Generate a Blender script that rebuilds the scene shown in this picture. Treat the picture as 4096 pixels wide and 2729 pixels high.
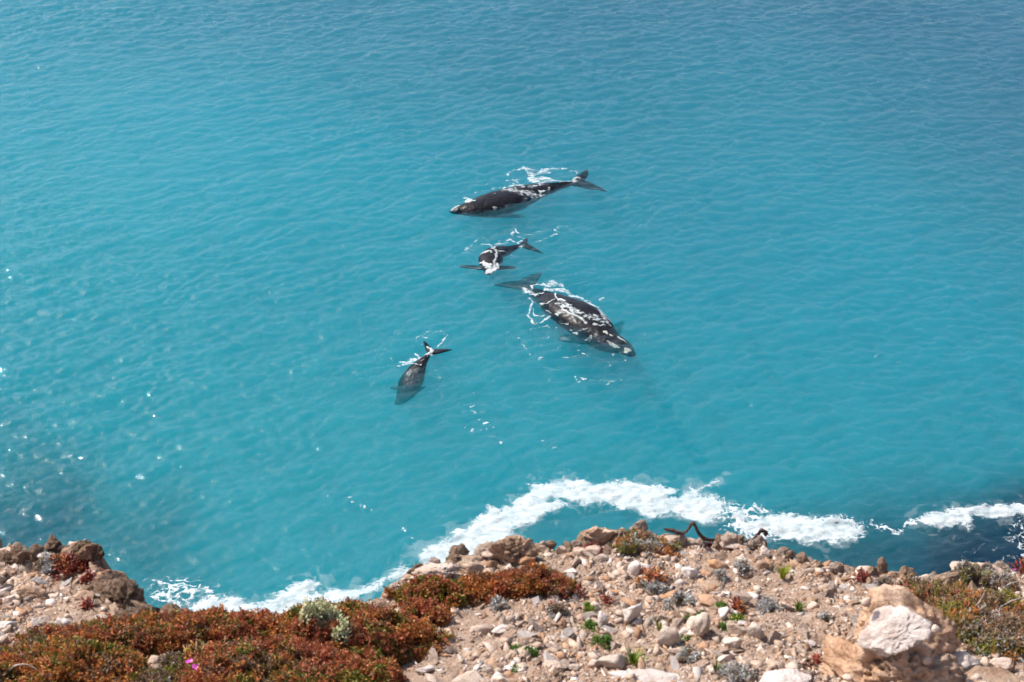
import bpy, bmesh, math, random
import numpy as np
from mathutils import Vector
from mathutils.bvhtree import BVHTree

for o in list(bpy.data.objects):
    bpy.data.objects.remove(o, do_unlink=True)
SC = bpy.context.scene
COL = SC.collection

# ------------------------------------------------------------------ camera, sky, sun, exposure
CAM_Z = 76.0
PITCH = math.radians(35.0)          # below the horizontal
LENS = 55.0
cam_data = bpy.data.cameras.new("camera")
cam = bpy.data.objects.new("camera", cam_data)
COL.objects.link(cam)
cam.location = (0, 0, CAM_Z)
cam.rotation_euler = (math.radians(90) - PITCH, 0, 0)
cam_data.lens = LENS
cam_data.sensor_width = 36.0
cam_data.clip_start = 0.05
cam_data.clip_end = 6000
cam_data.dof.use_dof = True
cam_data.dof.focus_distance = 130.0
cam_data.dof.aperture_fstop = 13.0
SC.camera = cam

SUN_AZ = math.radians(-61)          # left of the viewing direction (+Y)
SUN_EL = math.radians(51)
world = bpy.data.worlds.new("World")
SC.world = world
world.use_nodes = True
wn = world.node_tree
wn.nodes.clear()
sky = wn.nodes.new("ShaderNodeTexSky")
sky.sky_type = 'NISHITA'
sky.sun_disc = False
sky.sun_elevation = SUN_EL
sky.sun_rotation = SUN_AZ % (2 * math.pi)
sky.air_density = 1.0
sky.dust_density = 2.5
sky.ozone_density = 1.0
bg = wn.nodes.new("ShaderNodeBackground")
bg.inputs[1].default_value = 0.15
wo = wn.nodes.new("ShaderNodeOutputWorld")
wn.links.new(sky.outputs[0], bg.inputs[0])
wn.links.new(bg.outputs[0], wo.inputs[0])

sun_data = bpy.data.lights.new("sun", 'SUN')
sun_data.energy = 4.4
sun_data.angle = math.radians(0.5)
sun_data.color = (1.0, 0.95, 0.88)
sun = bpy.data.objects.new("sun", sun_data)
COL.objects.link(sun)
to_sun = Vector((math.sin(SUN_AZ) * math.cos(SUN_EL), math.cos(SUN_AZ) * math.cos(SUN_EL), math.sin(SUN_EL)))
sun.rotation_euler = to_sun.to_track_quat('Z', 'Y').to_euler()
sun.location = to_sun * 200 + Vector((0, 60, 0))

SC.view_settings.view_transform = 'Standard'
SC.view_settings.look = 'None'
SC.view_settings.exposure = 0.45
SC.view_settings.gamma = 1.0
SC.render.engine = 'CYCLES'
cy = SC.cycles
cy.use_denoising = True
cy.use_adaptive_sampling = True
cy.adaptive_threshold = 0.05
cy.max_bounces = 8
cy.diffuse_bounces = 2
cy.glossy_bounces = 2
cy.transmission_bounces = 4
cy.transparent_max_bounces = 12
cy.volume_bounces = 2
cy.caustics_reflective = False
cy.caustics_refractive = False
cy.sample_clamp_indirect = 4.0

RNG = np.random.default_rng(7)
random.seed(7)

# ------------------------------------------------------------------ maths helpers
FPX = 4096 * LENS / 36.0
SP, CP = math.sin(PITCH), math.cos(PITCH)

def ray(px, py):
    """direction of the sight line through a photograph pixel (4096 wide)"""
    cx = (px - 2048.0) / FPX
    cyy = -(py - 1364.5) / FPX
    return Vector((cx, CP + cyy * SP, -SP + cyy * CP))

def on_sea(px, py, z=0.0):
    d = ray(px, py)
    t = (z - CAM_Z) / d.z
    return Vector((d.x * t, d.y * t, z))

def project(x, y, z):
    """world arrays to photograph pixels, used only to author outlines"""
    dz = z - CAM_Z
    depth = y * CP - dz * SP
    up = y * SP + dz * CP
    return 2048 + FPX * x / depth, 1364.5 - FPX * up / depth

def _h(i, j, k, s):
    n = (i.astype(np.int64) * 374761393 + j.astype(np.int64) * 668265263 + k.astype(np.int64) * 2147483647 + s * 974634777) & 0xFFFFFFFF
    n = ((n ^ (n >> 13)) * 1274126177) & 0xFFFFFFFF
    n = ((n ^ (n >> 16)) * 2246822519) & 0xFFFFFFFF
    n = n ^ (n >> 15)
    return (n & 0xFFFFFF) / float(0xFFFFFF)

def vnoise(x, y, z=None, seed=0):
    x = np.asarray(x, float); y = np.asarray(y, float)
    z = np.zeros_like(x) if z is None else np.asarray(z, float)
    i, j, k = np.floor(x), np.floor(y), np.floor(z)
    u, v, w = x - i, y - j, z - k
    u = u * u * u * (u * (u * 6 - 15) + 10); v = v * v * v * (v * (v * 6 - 15) + 10); w = w * w * w * (w * (w * 6 - 15) + 10)
    r = 0
    for a in (0, 1):
        for b in (0, 1):
            for c in ((0, 1) if np.any(w) else (0,)):
                wt = (u if a else 1 - u) * (v if b else 1 - v) * (w if c else 1 - w)
                r = r + wt * _h(i + a, j + b, k + c, seed)
    return r * 2 - 1

def fbm(x, y, z=None, oct=4, seed=0, gain=0.5):
    x = np.asarray(x, float); y = np.asarray(y, float)
    r = 0; a = 1.0; t = 0
    c, s = math.cos(0.6), math.sin(0.6)
    for o in range(oct):
        r = r + a * vnoise(x, y, z, seed + o * 17); t += a
        x, y = (c * x - s * y) * 2.03 + 11.3, (s * x + c * y) * 2.03 - 4.7
        if z is not None: z = z * 2.03 + 3.1
        a *= gain
    return r / t

def worley(x, y, z=None, seed=0):
    """F1, F2 distances"""
    x = np.asarray(x, float); y = np.asarray(y, float)
    three = z is not None
    z = np.zeros_like(x) if z is None else z
    i, j, k = np.floor(x), np.floor(y), np.floor(z)
    f1 = np.full(x.shape, 9.0); f2 = np.full(x.shape, 9.0)
    for a in (-1, 0, 1):
        for b in (-1, 0, 1):
            for c in ((-1, 0, 1) if three else (0,)):
                ii, jj, kk = i + a, j + b, k + c
                dx = ii + _h(ii, jj, kk, seed) - x
                dy = jj + _h(ii, jj, kk, seed + 5) - y
                dz = kk + _h(ii, jj, kk, seed + 9) - z if three else 0
                d = np.sqrt(dx * dx + dy * dy + dz * dz)
                f2 = np.minimum(f2, np.maximum(f1, d)); f1 = np.minimum(f1, d)
    return f1, f2

def sstep(a, b, x):
    t = np.clip((x - a) / (b - a), 0, 1)
    return t * t * (3 - 2 * t)

# ------------------------------------------------------------------ object helpers
def mesh_from(name, verts, faces, smooth=True):
    """verts Nx3 array, faces: MxK array or list of tuples"""
    me = bpy.data.meshes.new(name)
    verts = np.asarray(verts, np.float32)
    if isinstance(faces, np.ndarray):
        nf, kk = faces.shape
        me.vertices.add(len(verts)); me.vertices.foreach_set("co", verts.ravel())
        me.loops.add(nf * kk); me.loops.foreach_set("vertex_index", faces.astype(np.int32).ravel())
        me.polygons.add(nf)
        me.polygons.foreach_set("loop_start", np.arange(0, nf * kk, kk, dtype=np.int32))
        me.update(calc_edges=True)
    else:
        me.from_pydata([tuple(v) for v in verts.tolist()], [], faces)
        me.update()
    if smooth and len(me.polygons):
        me.polygons.foreach_set("use_smooth", np.ones(len(me.polygons), bool))
    return me

def add_obj(name, me, mat=None, parent=None, loc=None, label=None, cat=None, group=None, kind=None):
    o = bpy.data.objects.new(name, me)
    COL.objects.link(o)
    if mat is not None and me is not None and len(me.materials) == 0:
        me.materials.append(mat)
    if loc is not None: o.location = loc
    if parent is not None: o.parent = parent
    for k, v in (("label", label), ("category", cat), ("group", group), ("kind", kind)):
        if v: o[k] = v
    return o

def set_attr(me, name, vals):
    a = me.attributes.new(name, 'FLOAT', 'POINT')
    a.data.foreach_set("value", np.asarray(vals, np.float32))

def set_col(me, name, cols):
    a = me.color_attributes.new(name, 'FLOAT_COLOR', 'POINT')
    c = np.ones((len(me.vertices), 4), np.float32); c[:, :3] = cols
    a.data.foreach_set("color", c.ravel())

def grid_faces(nx, ny):
    i = np.arange(nx - 1)[None, :]; j = np.arange(ny - 1)[:, None]
    a = (j * nx + i).ravel()
    return np.stack([a, a + 1, a + 1 + nx, a + nx], 1)

def bvh_of(obj):
    me = obj.data
    mw = obj.matrix_world
    n = len(me.vertices)
    co = np.empty(n * 3, np.float32); me.vertices.foreach_get("co", co)
    co = co.reshape(-1, 3)
    polys = [tuple(p.vertices) for p in me.polygons]
    return BVHTree.FromPolygons([Vector(c) for c in co.tolist()], polys)

class Nodes:
    def __init__(self, name):
        self.mat = bpy.data.materials.new(name)
        self.mat.use_nodes = True
        self.t = self.mat.node_tree
        self.t.nodes.clear()
        self.out = self.t.nodes.new("ShaderNodeOutputMaterial")
    def n(self, typ, ins=None, **props):
        nd = self.t.nodes.new(typ)
        for k, v in props.items(): setattr(nd, k, v)
        for k, v in (ins or {}).items():
            if hasattr(v, "is_output"): self.t.links.new(v, nd.inputs[k])
            else: nd.inputs[k].default_value = v
        return nd
    def link(self, a, b): self.t.links.new(a, b)
    def noise(self, scale, detail=4, rough=0.55, vec=None, dist=0.0):
        ins = {"Scale": scale, "Detail": detail, "Roughness": rough, "Distortion": dist}
        if vec is not None: ins["Vector"] = vec
        return self.n("ShaderNodeTexNoise", ins).outputs["Fac"]
    def ramp(self, fac, stops, interp='LINEAR'):
        nd = self.n("ShaderNodeValToRGB", {"Fac": fac})
        cr = nd.color_ramp; cr.interpolation = interp
        while len(cr.elements) > 1: cr.elements.remove(cr.elements[-1])
        cr.elements[0].position = stops[0][0]; cr.elements[0].color = (*stops[0][1], 1)
        for p, c in stops[1:]:
            e = cr.elements.new(p); e.color = (*c, 1)
        return nd.outputs["Color"]
    def math(self, op, a, b=0.0, clamp=False):
        nd = self.n("ShaderNodeMath", {0: a, 1: b}, operation=op, use_clamp=clamp)
        return nd.outputs[0]
    def mix(self, fac, a, b, blend='MIX'):
        nd = self.n("ShaderNodeMix", data_type='RGBA', blend_type=blend)
        for key, v in ((0, fac), (6, a), (7, b)):
            if hasattr(v, "is_output"): self.t.links.new(v, nd.inputs[key])
            else: nd.inputs[key].default_value = v if key == 0 else (*v, 1)
        return nd.outputs[2]
    def bump(self, h, strength, dist, normal=None):
        ins = {"Height": h, "Strength": strength, "Distance": dist}
        if normal is not None: ins["Normal"] = normal
        return self.n("ShaderNodeBump", ins).outputs[0]

# ------------------------------------------------------------------ materials
def mat_sea():
    N = Nodes("sea_water")
    geo = N.n("ShaderNodeNewGeometry").outputs["Position"]
    mp = N.n("ShaderNodeMapping", {"Vector": geo, "Rotation": (0, 0, 0.25), "Scale": (0.75, 1.25, 1)}).outputs[0]
    b = N.bump(N.noise(3.0, 2, 0.6, mp, 0.0), 1.0, 0.08)
    fr = N.n("ShaderNodeFresnel", {"IOR": 1.333, "Normal": b}).outputs[0]
    tr = N.n("ShaderNodeBsdfTransparent", {"Color": (1, 1, 1, 1)})
    gl = N.n("ShaderNodeBsdfGlossy", {"Color": (1, 1, 1, 1), "Roughness": 0.035, "Normal": b})
    mx = N.n("ShaderNodeMixShader", {0: fr, 1: tr.outputs[0], 2: gl.outputs[0]})
    N.link(mx.outputs[0], N.out.inputs["Surface"])
    # sand stirred up near the cliff makes the water milky turquoise; it clears to blue offshore and to the right
    sep = N.n("ShaderNodeSeparateXYZ", {0: geo}).outputs
    t = N.math('ADD', sep[1], N.math('MULTIPLY', sep[0], 0.55))
    t = N.math('ADD', t, N.math('MULTIPLY', N.math('SUBTRACT', N.noise(0.022, 1, 0.55, geo), 0.5), 70.0))
    t = N.n("ShaderNodeMapRange", {0: t, 1: 75.0, 2: 205.0, 3: 0.0, 4: 1.0}).outputs[0]
    alb = N.ramp(t, [(0.0, SEA_NEAR), (0.45, SEA_MID), (1.0, SEA_FAR)])
    # clear, unsilted water over dark weed beds close to the cliff
    warp = N.n("ShaderNodeTexNoise", {"Vector": geo, "Scale": 0.12, "Detail": 1.0, "Roughness": 0.6}).outputs["Color"]
    sc_ = N.n("ShaderNodeVectorMath", {0: N.n("ShaderNodeVectorMath", {0: warp, 1: (0.5, 0.5, 0.5)}, operation='SUBTRACT').outputs[0], 3: 16.0}, operation='SCALE').outputs[0]
    wp = N.n("ShaderNodeVectorMath", {0: geo, 1: sc_}, operation='ADD').outputs[0]
    mask = None
    for (wx, wy, rx, ry, amt) in WEED:
        q = N.n("ShaderNodeVectorMath", {0: N.n("ShaderNodeVectorMath", {0: wp, 1: (wx, wy, 0)}, operation='SUBTRACT').outputs[0], 1: (1 / rx, 1 / ry, 0)}, operation='MULTIPLY').outputs[0]
        ln = N.n("ShaderNodeVectorMath", {0: q}, operation='LENGTH').outputs["Value"]
        m = N.n("ShaderNodeMapRange", {0: ln, 1: 1.25, 2: 0.55, 3: 0.0, 4: amt}, interpolation_type='SMOOTHSTEP').outputs[0]
        mask = m if mask is None else N.math('MAXIMUM', mask, m)
    alb = N.mix(mask, alb, (0.02, 0.10, 0.20))
    vs = N.n("ShaderNodeVolumeScatter", {"Color": alb, "Density": SEA_DENSITY, "Anisotropy": 0.0})
    va = N.n("ShaderNodeVolumeAbsorption", {"Color": alb, "Density": SEA_DENSITY})
    ad = N.n("ShaderNodeAddShader", {0: vs.outputs[0], 1: va.outputs[0]})
    N.link(ad.outputs[0], N.out.inputs["Volume"])
    return N.mat

SEA_NEAR = (0.04, 0.665, 0.785)
SEA_MID = (0.045, 0.60, 0.755)
SEA_FAR = (0.11, 0.40, 0.565)
SEA_DENSITY = 0.125
def _w(px, py, rx, ry, amt):
    c = on_sea(px, py); return (c.x, c.y + 1.8, rx, ry, amt)
WEED = [_w(4060, 2200, 12.5, 7.5, 1.0), _w(3400, 2195, 11.0, 4.0, 0.7), _w(4600, 2130, 13, 10, 0.95), _w(60, 1900, 8.5, 7.0, 0.36), _w(400, 2140, 8.5, 5.0, 0.38), _w(-60, 2130, 9.0, 7.5, 0.6)]

def mat_seabed():
    N = Nodes("seabed_sand")
    geo = N.n("ShaderNodeNewGeometry").outputs["Position"]
    att = N.n("ShaderNodeAttribute", attribute_name="reef").outputs["Fac"]
    n = N.noise(0.16, 6, 0.65, geo, 0.8)
    f = N.math('ADD', att, N.math('MULTIPLY', N.math('SUBTRACT', n, 0.5), 2.0))
    f = N.n("ShaderNodeMapRange", {0: f, 1: 0.30, 2: 0.62, 3: 0.0, 4: 1.0}).outputs[0]
    c = N.mix(f, (0.30, 0.32, 0.27), (0.008, 0.014, 0.018))
    p = N.n("ShaderNodeBsdfPrincipled", {"Base Color": c, "Roughness": 0.95})
    N.link(p.outputs[0], N.out.inputs["Surface"])
    return N.mat

def mat_foam():
    N = Nodes("sea_foam")
    att = N.n("ShaderNodeAttribute", attribute_name="thick").outputs["Fac"]
    geo = N.n("ShaderNodeNewGeometry").outputs["Position"]
    n = N.noise(9.0, 4, 0.6, geo)
    n2 = N.noise(0.9, 5, 0.65, N.n("ShaderNodeMapping", {"Vector": geo, "Rotation": (0, 0, -0.5), "Scale": (0.6, 1.3, 1)}).outputs[0], 1.2)
    c = N.mix(n2, (0.44, 0.52, 0.54), (0.62, 0.65, 0.66))
    att = N.math('MULTIPLY', att, N.ramp(n2, [(0.35, (0.70,) * 3), (0.6, (1.0,) * 3)]))
    b = N.bump(n, 0.8, 0.05)
    d = N.n("ShaderNodeBsdfPrincipled", {"Base Color": c, "Roughness": 0.7, "Normal": b})
    t = N.n("ShaderNodeBsdfTransparent")
    mx = N.n("ShaderNodeMixShader", {0: att, 1: t.outputs[0], 2: d.outputs[0]})
    N.link(mx.outputs[0], N.out.inputs["Surface"])
    return N.mat

def mat_whale():
    N = Nodes("whale_skin")
    tc = N.n("ShaderNodeTexCoord").outputs["Object"]
    n = N.noise(1.2, 5, 0.6, tc)
    c = N.ramp(n, [(0.3, (0.005, 0.005, 0.007)), (0.55, (0.010, 0.009, 0.012)), (0.85, (0.020, 0.018, 0.022))])
    b = N.bump(N.noise(2.2, 4, 0.55, tc), 0.25, 0.05)
    p = N.n("ShaderNodeBsdfPrincipled", {"Base Color": c, "Roughness": 0.38, "Normal": b, "Specular IOR Level": 0.22})
    N.link(p.outputs[0], N.out.inputs["Surface"])
    return N.mat

def mat_callosity():
    N = Nodes("callosity_crust")
    tc = N.n("ShaderNodeTexCoord").outputs["Object"]
    n = N.noise(6.0, 5, 0.7, tc)
    c = N.ramp(n, [(0.3, (0.16, 0.16, 0.14)), (0.5, (0.5, 0.5, 0.45)), (0.75, (0.68, 0.67, 0.61))])
    b = N.bump(n, 1.0, 0.08)
    p = N.n("ShaderNodeBsdfPrincipled", {"Base Color": c, "Roughness": 0.8, "Normal": b})
    N.link(p.outputs[0], N.out.inputs["Surface"])
    return N.mat
# ------------------------------------------------------------------ the sea
def ocean_fields(n, length, specs, seed):
    """heights and horizontal drift of a random wind sea: specs = (wavelength, direction, rms height, spread)"""
    rng = np.random.default_rng(seed)
    k1 = 2 * np.pi * np.fft.fftfreq(n, length / n)
    kx, ky = np.meshgrid(k1, k1)
    k = np.hypot(kx, ky); k[0, 0] = 1e-6
    H = np.zeros((n, n)); DX = np.zeros((n, n)); DY = np.zeros((n, n))
    for lam, ang, rms, spread in specs:
        kp = 2 * np.pi / lam
        th = np.arctan2(ky, kx) - ang
        ph = np.exp(-1.25 * (kp / k) ** 2) / k ** 3.4 * (0.04 + np.abs(np.cos(th)) ** spread)
        ph *= np.exp(-(k * length / n * 0.55) ** 2)
        ph[0, 0] = 0
        a = np.sqrt(ph) * (rng.normal(size=(n, n)) + 1j * rng.normal(size=(n, n)))
        h = np.fft.ifft2(a)
        s = rms / h.real.std()
        H += h.real * s
        DX += np.fft.ifft2(1j * kx / k * a).real * s
        DY += np.fft.ifft2(1j * ky / k * a).real * s
    return H, DX, DY

ON, OL = 1024, 192.0
OH, ODX, ODY = ocean_fields(ON, OL, [(2.3, math.radians(99), 0.050, 4), (7.0, math.radians(112), 0.042, 6), (1.0, math.radians(70), 0.027, 2)], 3)

def osamp(F, x, y):
    u = (x / OL * ON) % ON; v = (y / OL * ON) % ON
    i = np.floor(u).astype(int); j = np.floor(v).astype(int)
    fu, fv = u - i, v - j
    i1 = (i + 1) % ON; j1 = (j + 1) % ON; i %= ON; j %= ON
    return F[j, i] * (1 - fu) * (1 - fv) + F[j, i1] * fu * (1 - fv) + F[j1, i] * (1 - fu) * fv + F[j1, i1] * fu * fv

def axis(lo, hi, step, far_lo, far_hi, grow=1.18):
    a = list(np.arange(lo, hi + 1e-6, step))
    s = step; x = a[-1]
    while x < far_hi:
        s *= grow; x += s; a.append(x)
    s = step; x = a[0]; b = []
    while x > far_lo:
        s *= grow; x -= s; b.append(x)
    return np.array(b[::-1] + a)

sx = axis(-68, 68, 0.19, -1500, 1500)
sy = axis(56, 212, 0.19, -300, 2500)
X, Y = np.meshgrid(sx, sy)
fade = sstep(140, 90, np.abs(X)) * sstep(330, 240, Y)
gust = 1.0 + 0.5 * fbm(X * 0.025, Y * 0.02, oct=3, seed=4)
Zs = osamp(OH, X, Y) * fade * gust
Xs = X - 0.75 * osamp(ODX, X, Y) * fade
Ys = Y - 0.75 * osamp(ODY, X, Y) * fade
def sea_height(x, y):
    g = 1.0 + 0.5 * fbm(x * 0.025, y * 0.02, oct=3, seed=4)
    return osamp(OH, x, y) * g
nx, ny = len(sx), len(sy)
top = np.stack([Xs, Ys, Zs], -1).reshape(-1, 3)
f = grid_faces(nx, ny)
SEA_DEPTH = 10.2
c0, c1, c2, c3 = 0, nx - 1, nx * ny - 1, nx * (ny - 1)
v_extra = top[[c0, c1, c2, c3]].copy(); v_extra[:, 2] = -SEA_DEPTH
nb = len(top)
verts = np.vstack([top, v_extra])
tris = np.vstack([f[:, [0, 1, 2]], f[:, [0, 2, 3]]])
bot = [(nb, nb + 3, nb + 2), (nb, nb + 2, nb + 1)]
def skirt(ring, a, b):
    return [(ring[i + 1], ring[i], a) for i in range(len(ring) - 1)] + [(ring[-1], a, b)]
side = skirt(list(range(0, nx)), nb, nb + 1) 
side += skirt([nx - 1 + nx * j for j in range(ny)], nb + 1, nb + 2)
side += skirt([c2 - i for i in range(nx)], nb + 2, nb + 3)
side += skirt([c3 - nx * j for j in range(ny)], nb + 3, nb)
side = [(a, c, b) for a, b, c in side]
tris = np.vstack([tris, np.array(bot), np.array(side)])
SEA_MAT = mat_sea()
sea = add_obj("sea", mesh_from("sea", verts, tris), SEA_MAT, kind="structure",
              label="clear turquoise sea rippled by a light wind")

# the bed of the sea: pale sand with dark weedy reef in places
bx = axis(-66, 66, 0.5, -1490, 1490); by = axis(50, 210, 0.5, -290, 2400)
X, Y = np.meshgrid(bx, by)
U, V = project(X, Y, np.full(X.shape, -2.5))
reef = np.zeros(X.shape)
for wx, wy, rx, ry, amt in WEED:
    reef = np.maximum(reef, amt * np.exp(-0.8 * (((X - wx) / rx) ** 2 + ((Y - wy) / ry) ** 2)))
Zb = -9.5 + 0.35 * fbm(X * 0.05, Y * 0.05, seed=9)
me = mesh_from("seabed", np.stack([X, Y, Zb], -1).reshape(-1, 3), grid_faces(len(bx), len(by)))
set_attr(me, "reef", reef.ravel())
add_obj("seabed", me, mat_seabed(), kind="structure", label="sandy sea bed with dark weedy reef close to the cliff")

# ------------------------------------------------------------------ whales
WHALE_MAT = mat_whale(); CALL_MAT = mat_callosity()
WHALES = []
PROF_T = [0, .02, .06, .12, .2, .3, .4, .5, .6, .7, .8, .88, .95, 1.0]
PROF_W = [.09, .20, .35, .50, .69, .89, 1.0, .97, .82, .62, .40, .25, .17, .15]
PROF_H = [.08, .18, .30, .46, .66, .84, .92, .88, .76, .58, .42, .31, .22, .16]

def catmull(P, n):
    P = [np.array(p, float) for p in P]
    P = [2 * P[0] - P[1]] + P + [2 * P[-1] - P[-2]]
    out = []
    m = len(P) - 3
    for i in range(n):
        u = i / (n - 1) * m; s = min(int(u), m - 1); t = u - s
        a, b, c, d = P[s:s + 4]
        out.append(0.5 * ((2 * b) + (c - a) * t + (2 * a - 5 * b + 4 * c - d) * t ** 2 + (3 * b - a - 3 * c + d) * t ** 3))
    return np.array(out)

def loft(rings):
    """closed tube from rings of equal vertex count, capped with fans"""
    m = len(rings[0]); V = np.vstack(rings); F = []
    for i in range(len(rings) - 1):
        for j in range(m):
            a = i * m + j; b = i * m + (j + 1) % m
            F.append((a, b, b + m, a + m))
    n = len(V)
    V = np.vstack([V, rings[0].mean(0), rings[-1].mean(0)])
    for j in range(m):
        F.append((n, (j + 1) % m, j)); k = (len(rings) - 1) * m
        F.append((n + 1, k + j, k + (j + 1) % m))
    return V, F

def blade(stations):
    """flipper or fluke lobe: stations = (front point, rear point, half thickness)"""
    rings = []
    for le, te, th in stations:
        le = np.array(le); te = np.array(te)
        c = te - le
        up = np.array([0, 0, 1.0])
        r = []
        for q in range(14):
            a = 2 * math.pi * q / 14
            u = 0.5 - 0.5 * math.cos(a)
            prof = math.sin(a) * (1.25 - 0.6 * u)
            r.append(le + c * u + up * th * prof)
        rings.append(np.array(r))
    return loft(rings)

def make_whale(name, label, spine_px, wmax, fluke, flippers, voxel, group="right whales at the surface", lift=0.0):
    """spine_px: (px, py, z of the back) from snout to the root of the flukes; fluke: two tips (px, py, z) + chord"""
    S = catmull([tuple(on_sea(p[0], p[1], p[2] + lift)) for p in spine_px], 64)
    seg = np.r_[0, np.cumsum(np.linalg.norm(np.diff(S, axis=0), axis=1))]
    T = seg / seg[-1]
    w = np.interp(T, PROF_T, PROF_W) * wmax
    h = np.interp(T, PROF_T, PROF_H) * wmax * 0.66
    C = S.copy(); C[:, 2] -= h
    tan = np.gradient(C, axis=0); tan /= np.linalg.norm(tan, axis=1)[:, None]
    rings = []
    for i in range(64):
        t = tan[i]; sd = np.cross(t, [0, 0, 1.0]); sd /= np.linalg.norm(sd); up = np.cross(sd, t)
        r = []
        for q in range(36):
            a = 2 * math.pi * q / 36
            ca, sa = math.cos(a), math.sin(a)
            x = np.sign(ca) * abs(ca) ** 0.9 * w[i]
            y = np.sign(sa) * abs(sa) ** 0.95 * h[i]
            if sa > 0:   # narrow rostrum above wide lower lips on the head
                hd = max(0.0, 1 - T[i] / 0.24)
                y *= 1 - 0.35 * hd * min(1, abs(ca) * 1.4) ** 2
            if sa < 0: y *= 0.85
            r.append(C[i] + sd * x + up * y)
        rings.append(np.array(r))
    parts = [loft(rings)]
    B = C[-1]; ax = tan[-1].copy(); ax[2] *= 0.4; ax /= np.linalg.norm(ax)
    tips, chord = fluke
    for tp in tips:
        Tp = np.array(on_sea(*tp))
        B0 = B - ax * chord * 0.45; Nn = B + ax * chord * 0.55
        span = Tp - B; span = span / np.linalg.norm(span)
        st = []
        for s in np.linspace(0, 1, 14):
            le = B0 + (Tp - B0) * s - ax * chord * 0.16 * math.sin(math.pi * s ** 0.8) + span * chord * 0.02
            te = Nn + (Tp - Nn) * s + ax * chord * 0.16 * math.sin(math.pi * s ** 1.2) * (1 - 0.3 * s)
            if s > 0.94:
                mid = (le + te) / 2; le = mid + (le - mid) * 0.6; te = mid + (te - mid) * 0.6
            th = 0.16 * wmax * (1 - 0.75 * s) * 0.8 + 0.02
            st.append((le, te, th))
        parts.append(blade(st))
    for (rt, tip, rp, ch) in flippers:          # root: fraction along the body and side
        i = int(rt * 63); t = tan[i]; sd = np.cross(t, [0, 0, 1.0]); sd /= np.linalg.norm(sd)
        R = C[i] + sd * rp * w[i] * 0.75 - np.array([0, 0, h[i] * 0.25])
        Tp = np.array(on_sea(*tip)); dirn = Tp - R
        back = t.copy(); back[2] = 0
        back -= dirn * (back @ dirn) / (dirn @ dirn) * 0.6
        back /= np.linalg.norm(back)
        st = []
        for s in np.linspace(0, 1, 12):
            c = ch * (0.55 + 0.75 * math.sin(math.pi * min(1, s * 0.95 + 0.08)) ** 0.8) * (1 if s < 0.93 else 0.6)
            mid = R + dirn * s + back * ch * 0.25 * s
            st.append((mid - back * c * 0.45, mid + back * c * 0.55, 0.13 * wmax * (1 - 0.75 * s) + 0.02))
        parts.append(blade(st))
    V = []; F = []; o = 0
    for v, f_ in parts:
        V.append(v); F += [tuple(a + o for a in q) for q in f_]; o += len(v)
    base = np.array(S[32]); base[2] = 0
    tmp = add_obj(name + "_tmp", mesh_from(name, np.vstack(V) - base, F))
    bm = bmesh.new(); bm.from_mesh(tmp.data); bmesh.ops.recalc_face_normals(bm, faces=bm.faces); bm.to_mesh(tmp.data); bm.free()
    md = tmp.modifiers.new("r", 'REMESH'); md.mode = 'VOXEL'; md.voxel_size = voxel; md.use_smooth_shade = True
    sm = tmp.modifiers.new("s", 'SMOOTH'); sm.factor = 0.5; sm.iterations = 4
    dg = bpy.context.evaluated_depsgraph_get()
    me = bpy.data.meshes.new_from_object(tmp.evaluated_get(dg))
    bpy.data.objects.remove(tmp, do_unlink=True)
    me.name = name; me.materials.clear()
    me.polygons.foreach_set("use_smooth", np.ones(len(me.polygons), bool))
    n = len(me.vertices); co = np.empty(n * 3, np.float32); me.vertices.foreach_get("co", co); co = co.reshape(-1, 3)
    nr = np.empty(n * 3, np.float32); me.vertices.foreach_get("normal", nr); nr = nr.reshape(-1, 3)
    am = 0.028 * wmax
    co = co + nr * (am * fbm(co[:, 0] * 1.1 / wmax * 1.8, co[:, 1] * 1.8 / wmax, co[:, 2] * 1.8 / wmax, oct=4, seed=60, gain=0.6))[:, None] * 1.6
    me.vertices.foreach_set("co", co.astype(np.float32).ravel()); me.update()
    root = add_obj(name, None, loc=base, label=label, cat="whale", group=group)
    body = add_obj("body", me, WHALE_MAT, root)
    n = len(me.vertices); co = np.empty(n * 3, np.float32); me.vertices.foreach_get("co", co); co = co.reshape(-1, 3) + base
    bvh = BVHTree.FromPolygons([Vector(c) for c in co.tolist()], [tuple(p.vertices) for p in me.polygons])
    WHALES.append((bvh, co[:, :2].min(0) - 0.2, co[:, :2].max(0) + 0.2))
    return root, bvh, base

def callosity(w, px, py, lx, ly, ang, lump=0.05, seed=0, name="callosity"):
    """crusty pale patch following the skin; px,py: where it lies, lx,ly: half sizes in metres, ang in the ground plane"""
    root, bvh, base = w
    d = ray(px, py)
    hit = bvh.ray_cast(Vector((0, 0, CAM_Z)), d.normalized())
    if hit[0] is None: return
    c = hit[0]
    V = []; F = []
    R, A = 6, 18
    ca, sa = math.cos(ang), math.sin(ang)
    for r in range(R + 1):
        for a in range(A):
            rr = r / R; th = 2 * math.pi * a / A
            wob = 1 + 0.22 * math.sin(3 * th + seed) + 0.12 * math.sin(5 * th + 2 * seed)
            u, v = rr * lx * math.cos(th) * wob, rr * ly * math.sin(th) * wob
            x, y = c.x + u * ca - v * sa, c.y + u * sa + v * ca
            hh = bvh.ray_cast(Vector((x, y, 5)), Vector((0, 0, -1)))
            z = hh[0].z if hh[0] is not None else c.z - 0.05
            bumpy = 0.6 + 0.8 * abs(math.sin(x * 17 + seed) * math.sin(y * 19))
            V.append((x - base[0], y - base[1], z + lump * (1 - rr ** 4) * bumpy - 0.02 * (rr == 1) - base[2]))
    for r in range(R):
        for a in range(A):
            F.append((r * A + a, (r + 1) * A + a, (r + 1) * A + (a + 1) % A, r * A + (a + 1) % A))
    add_obj(name, mesh_from(name, np.array(V), F), CALL_MAT, root)

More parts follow.
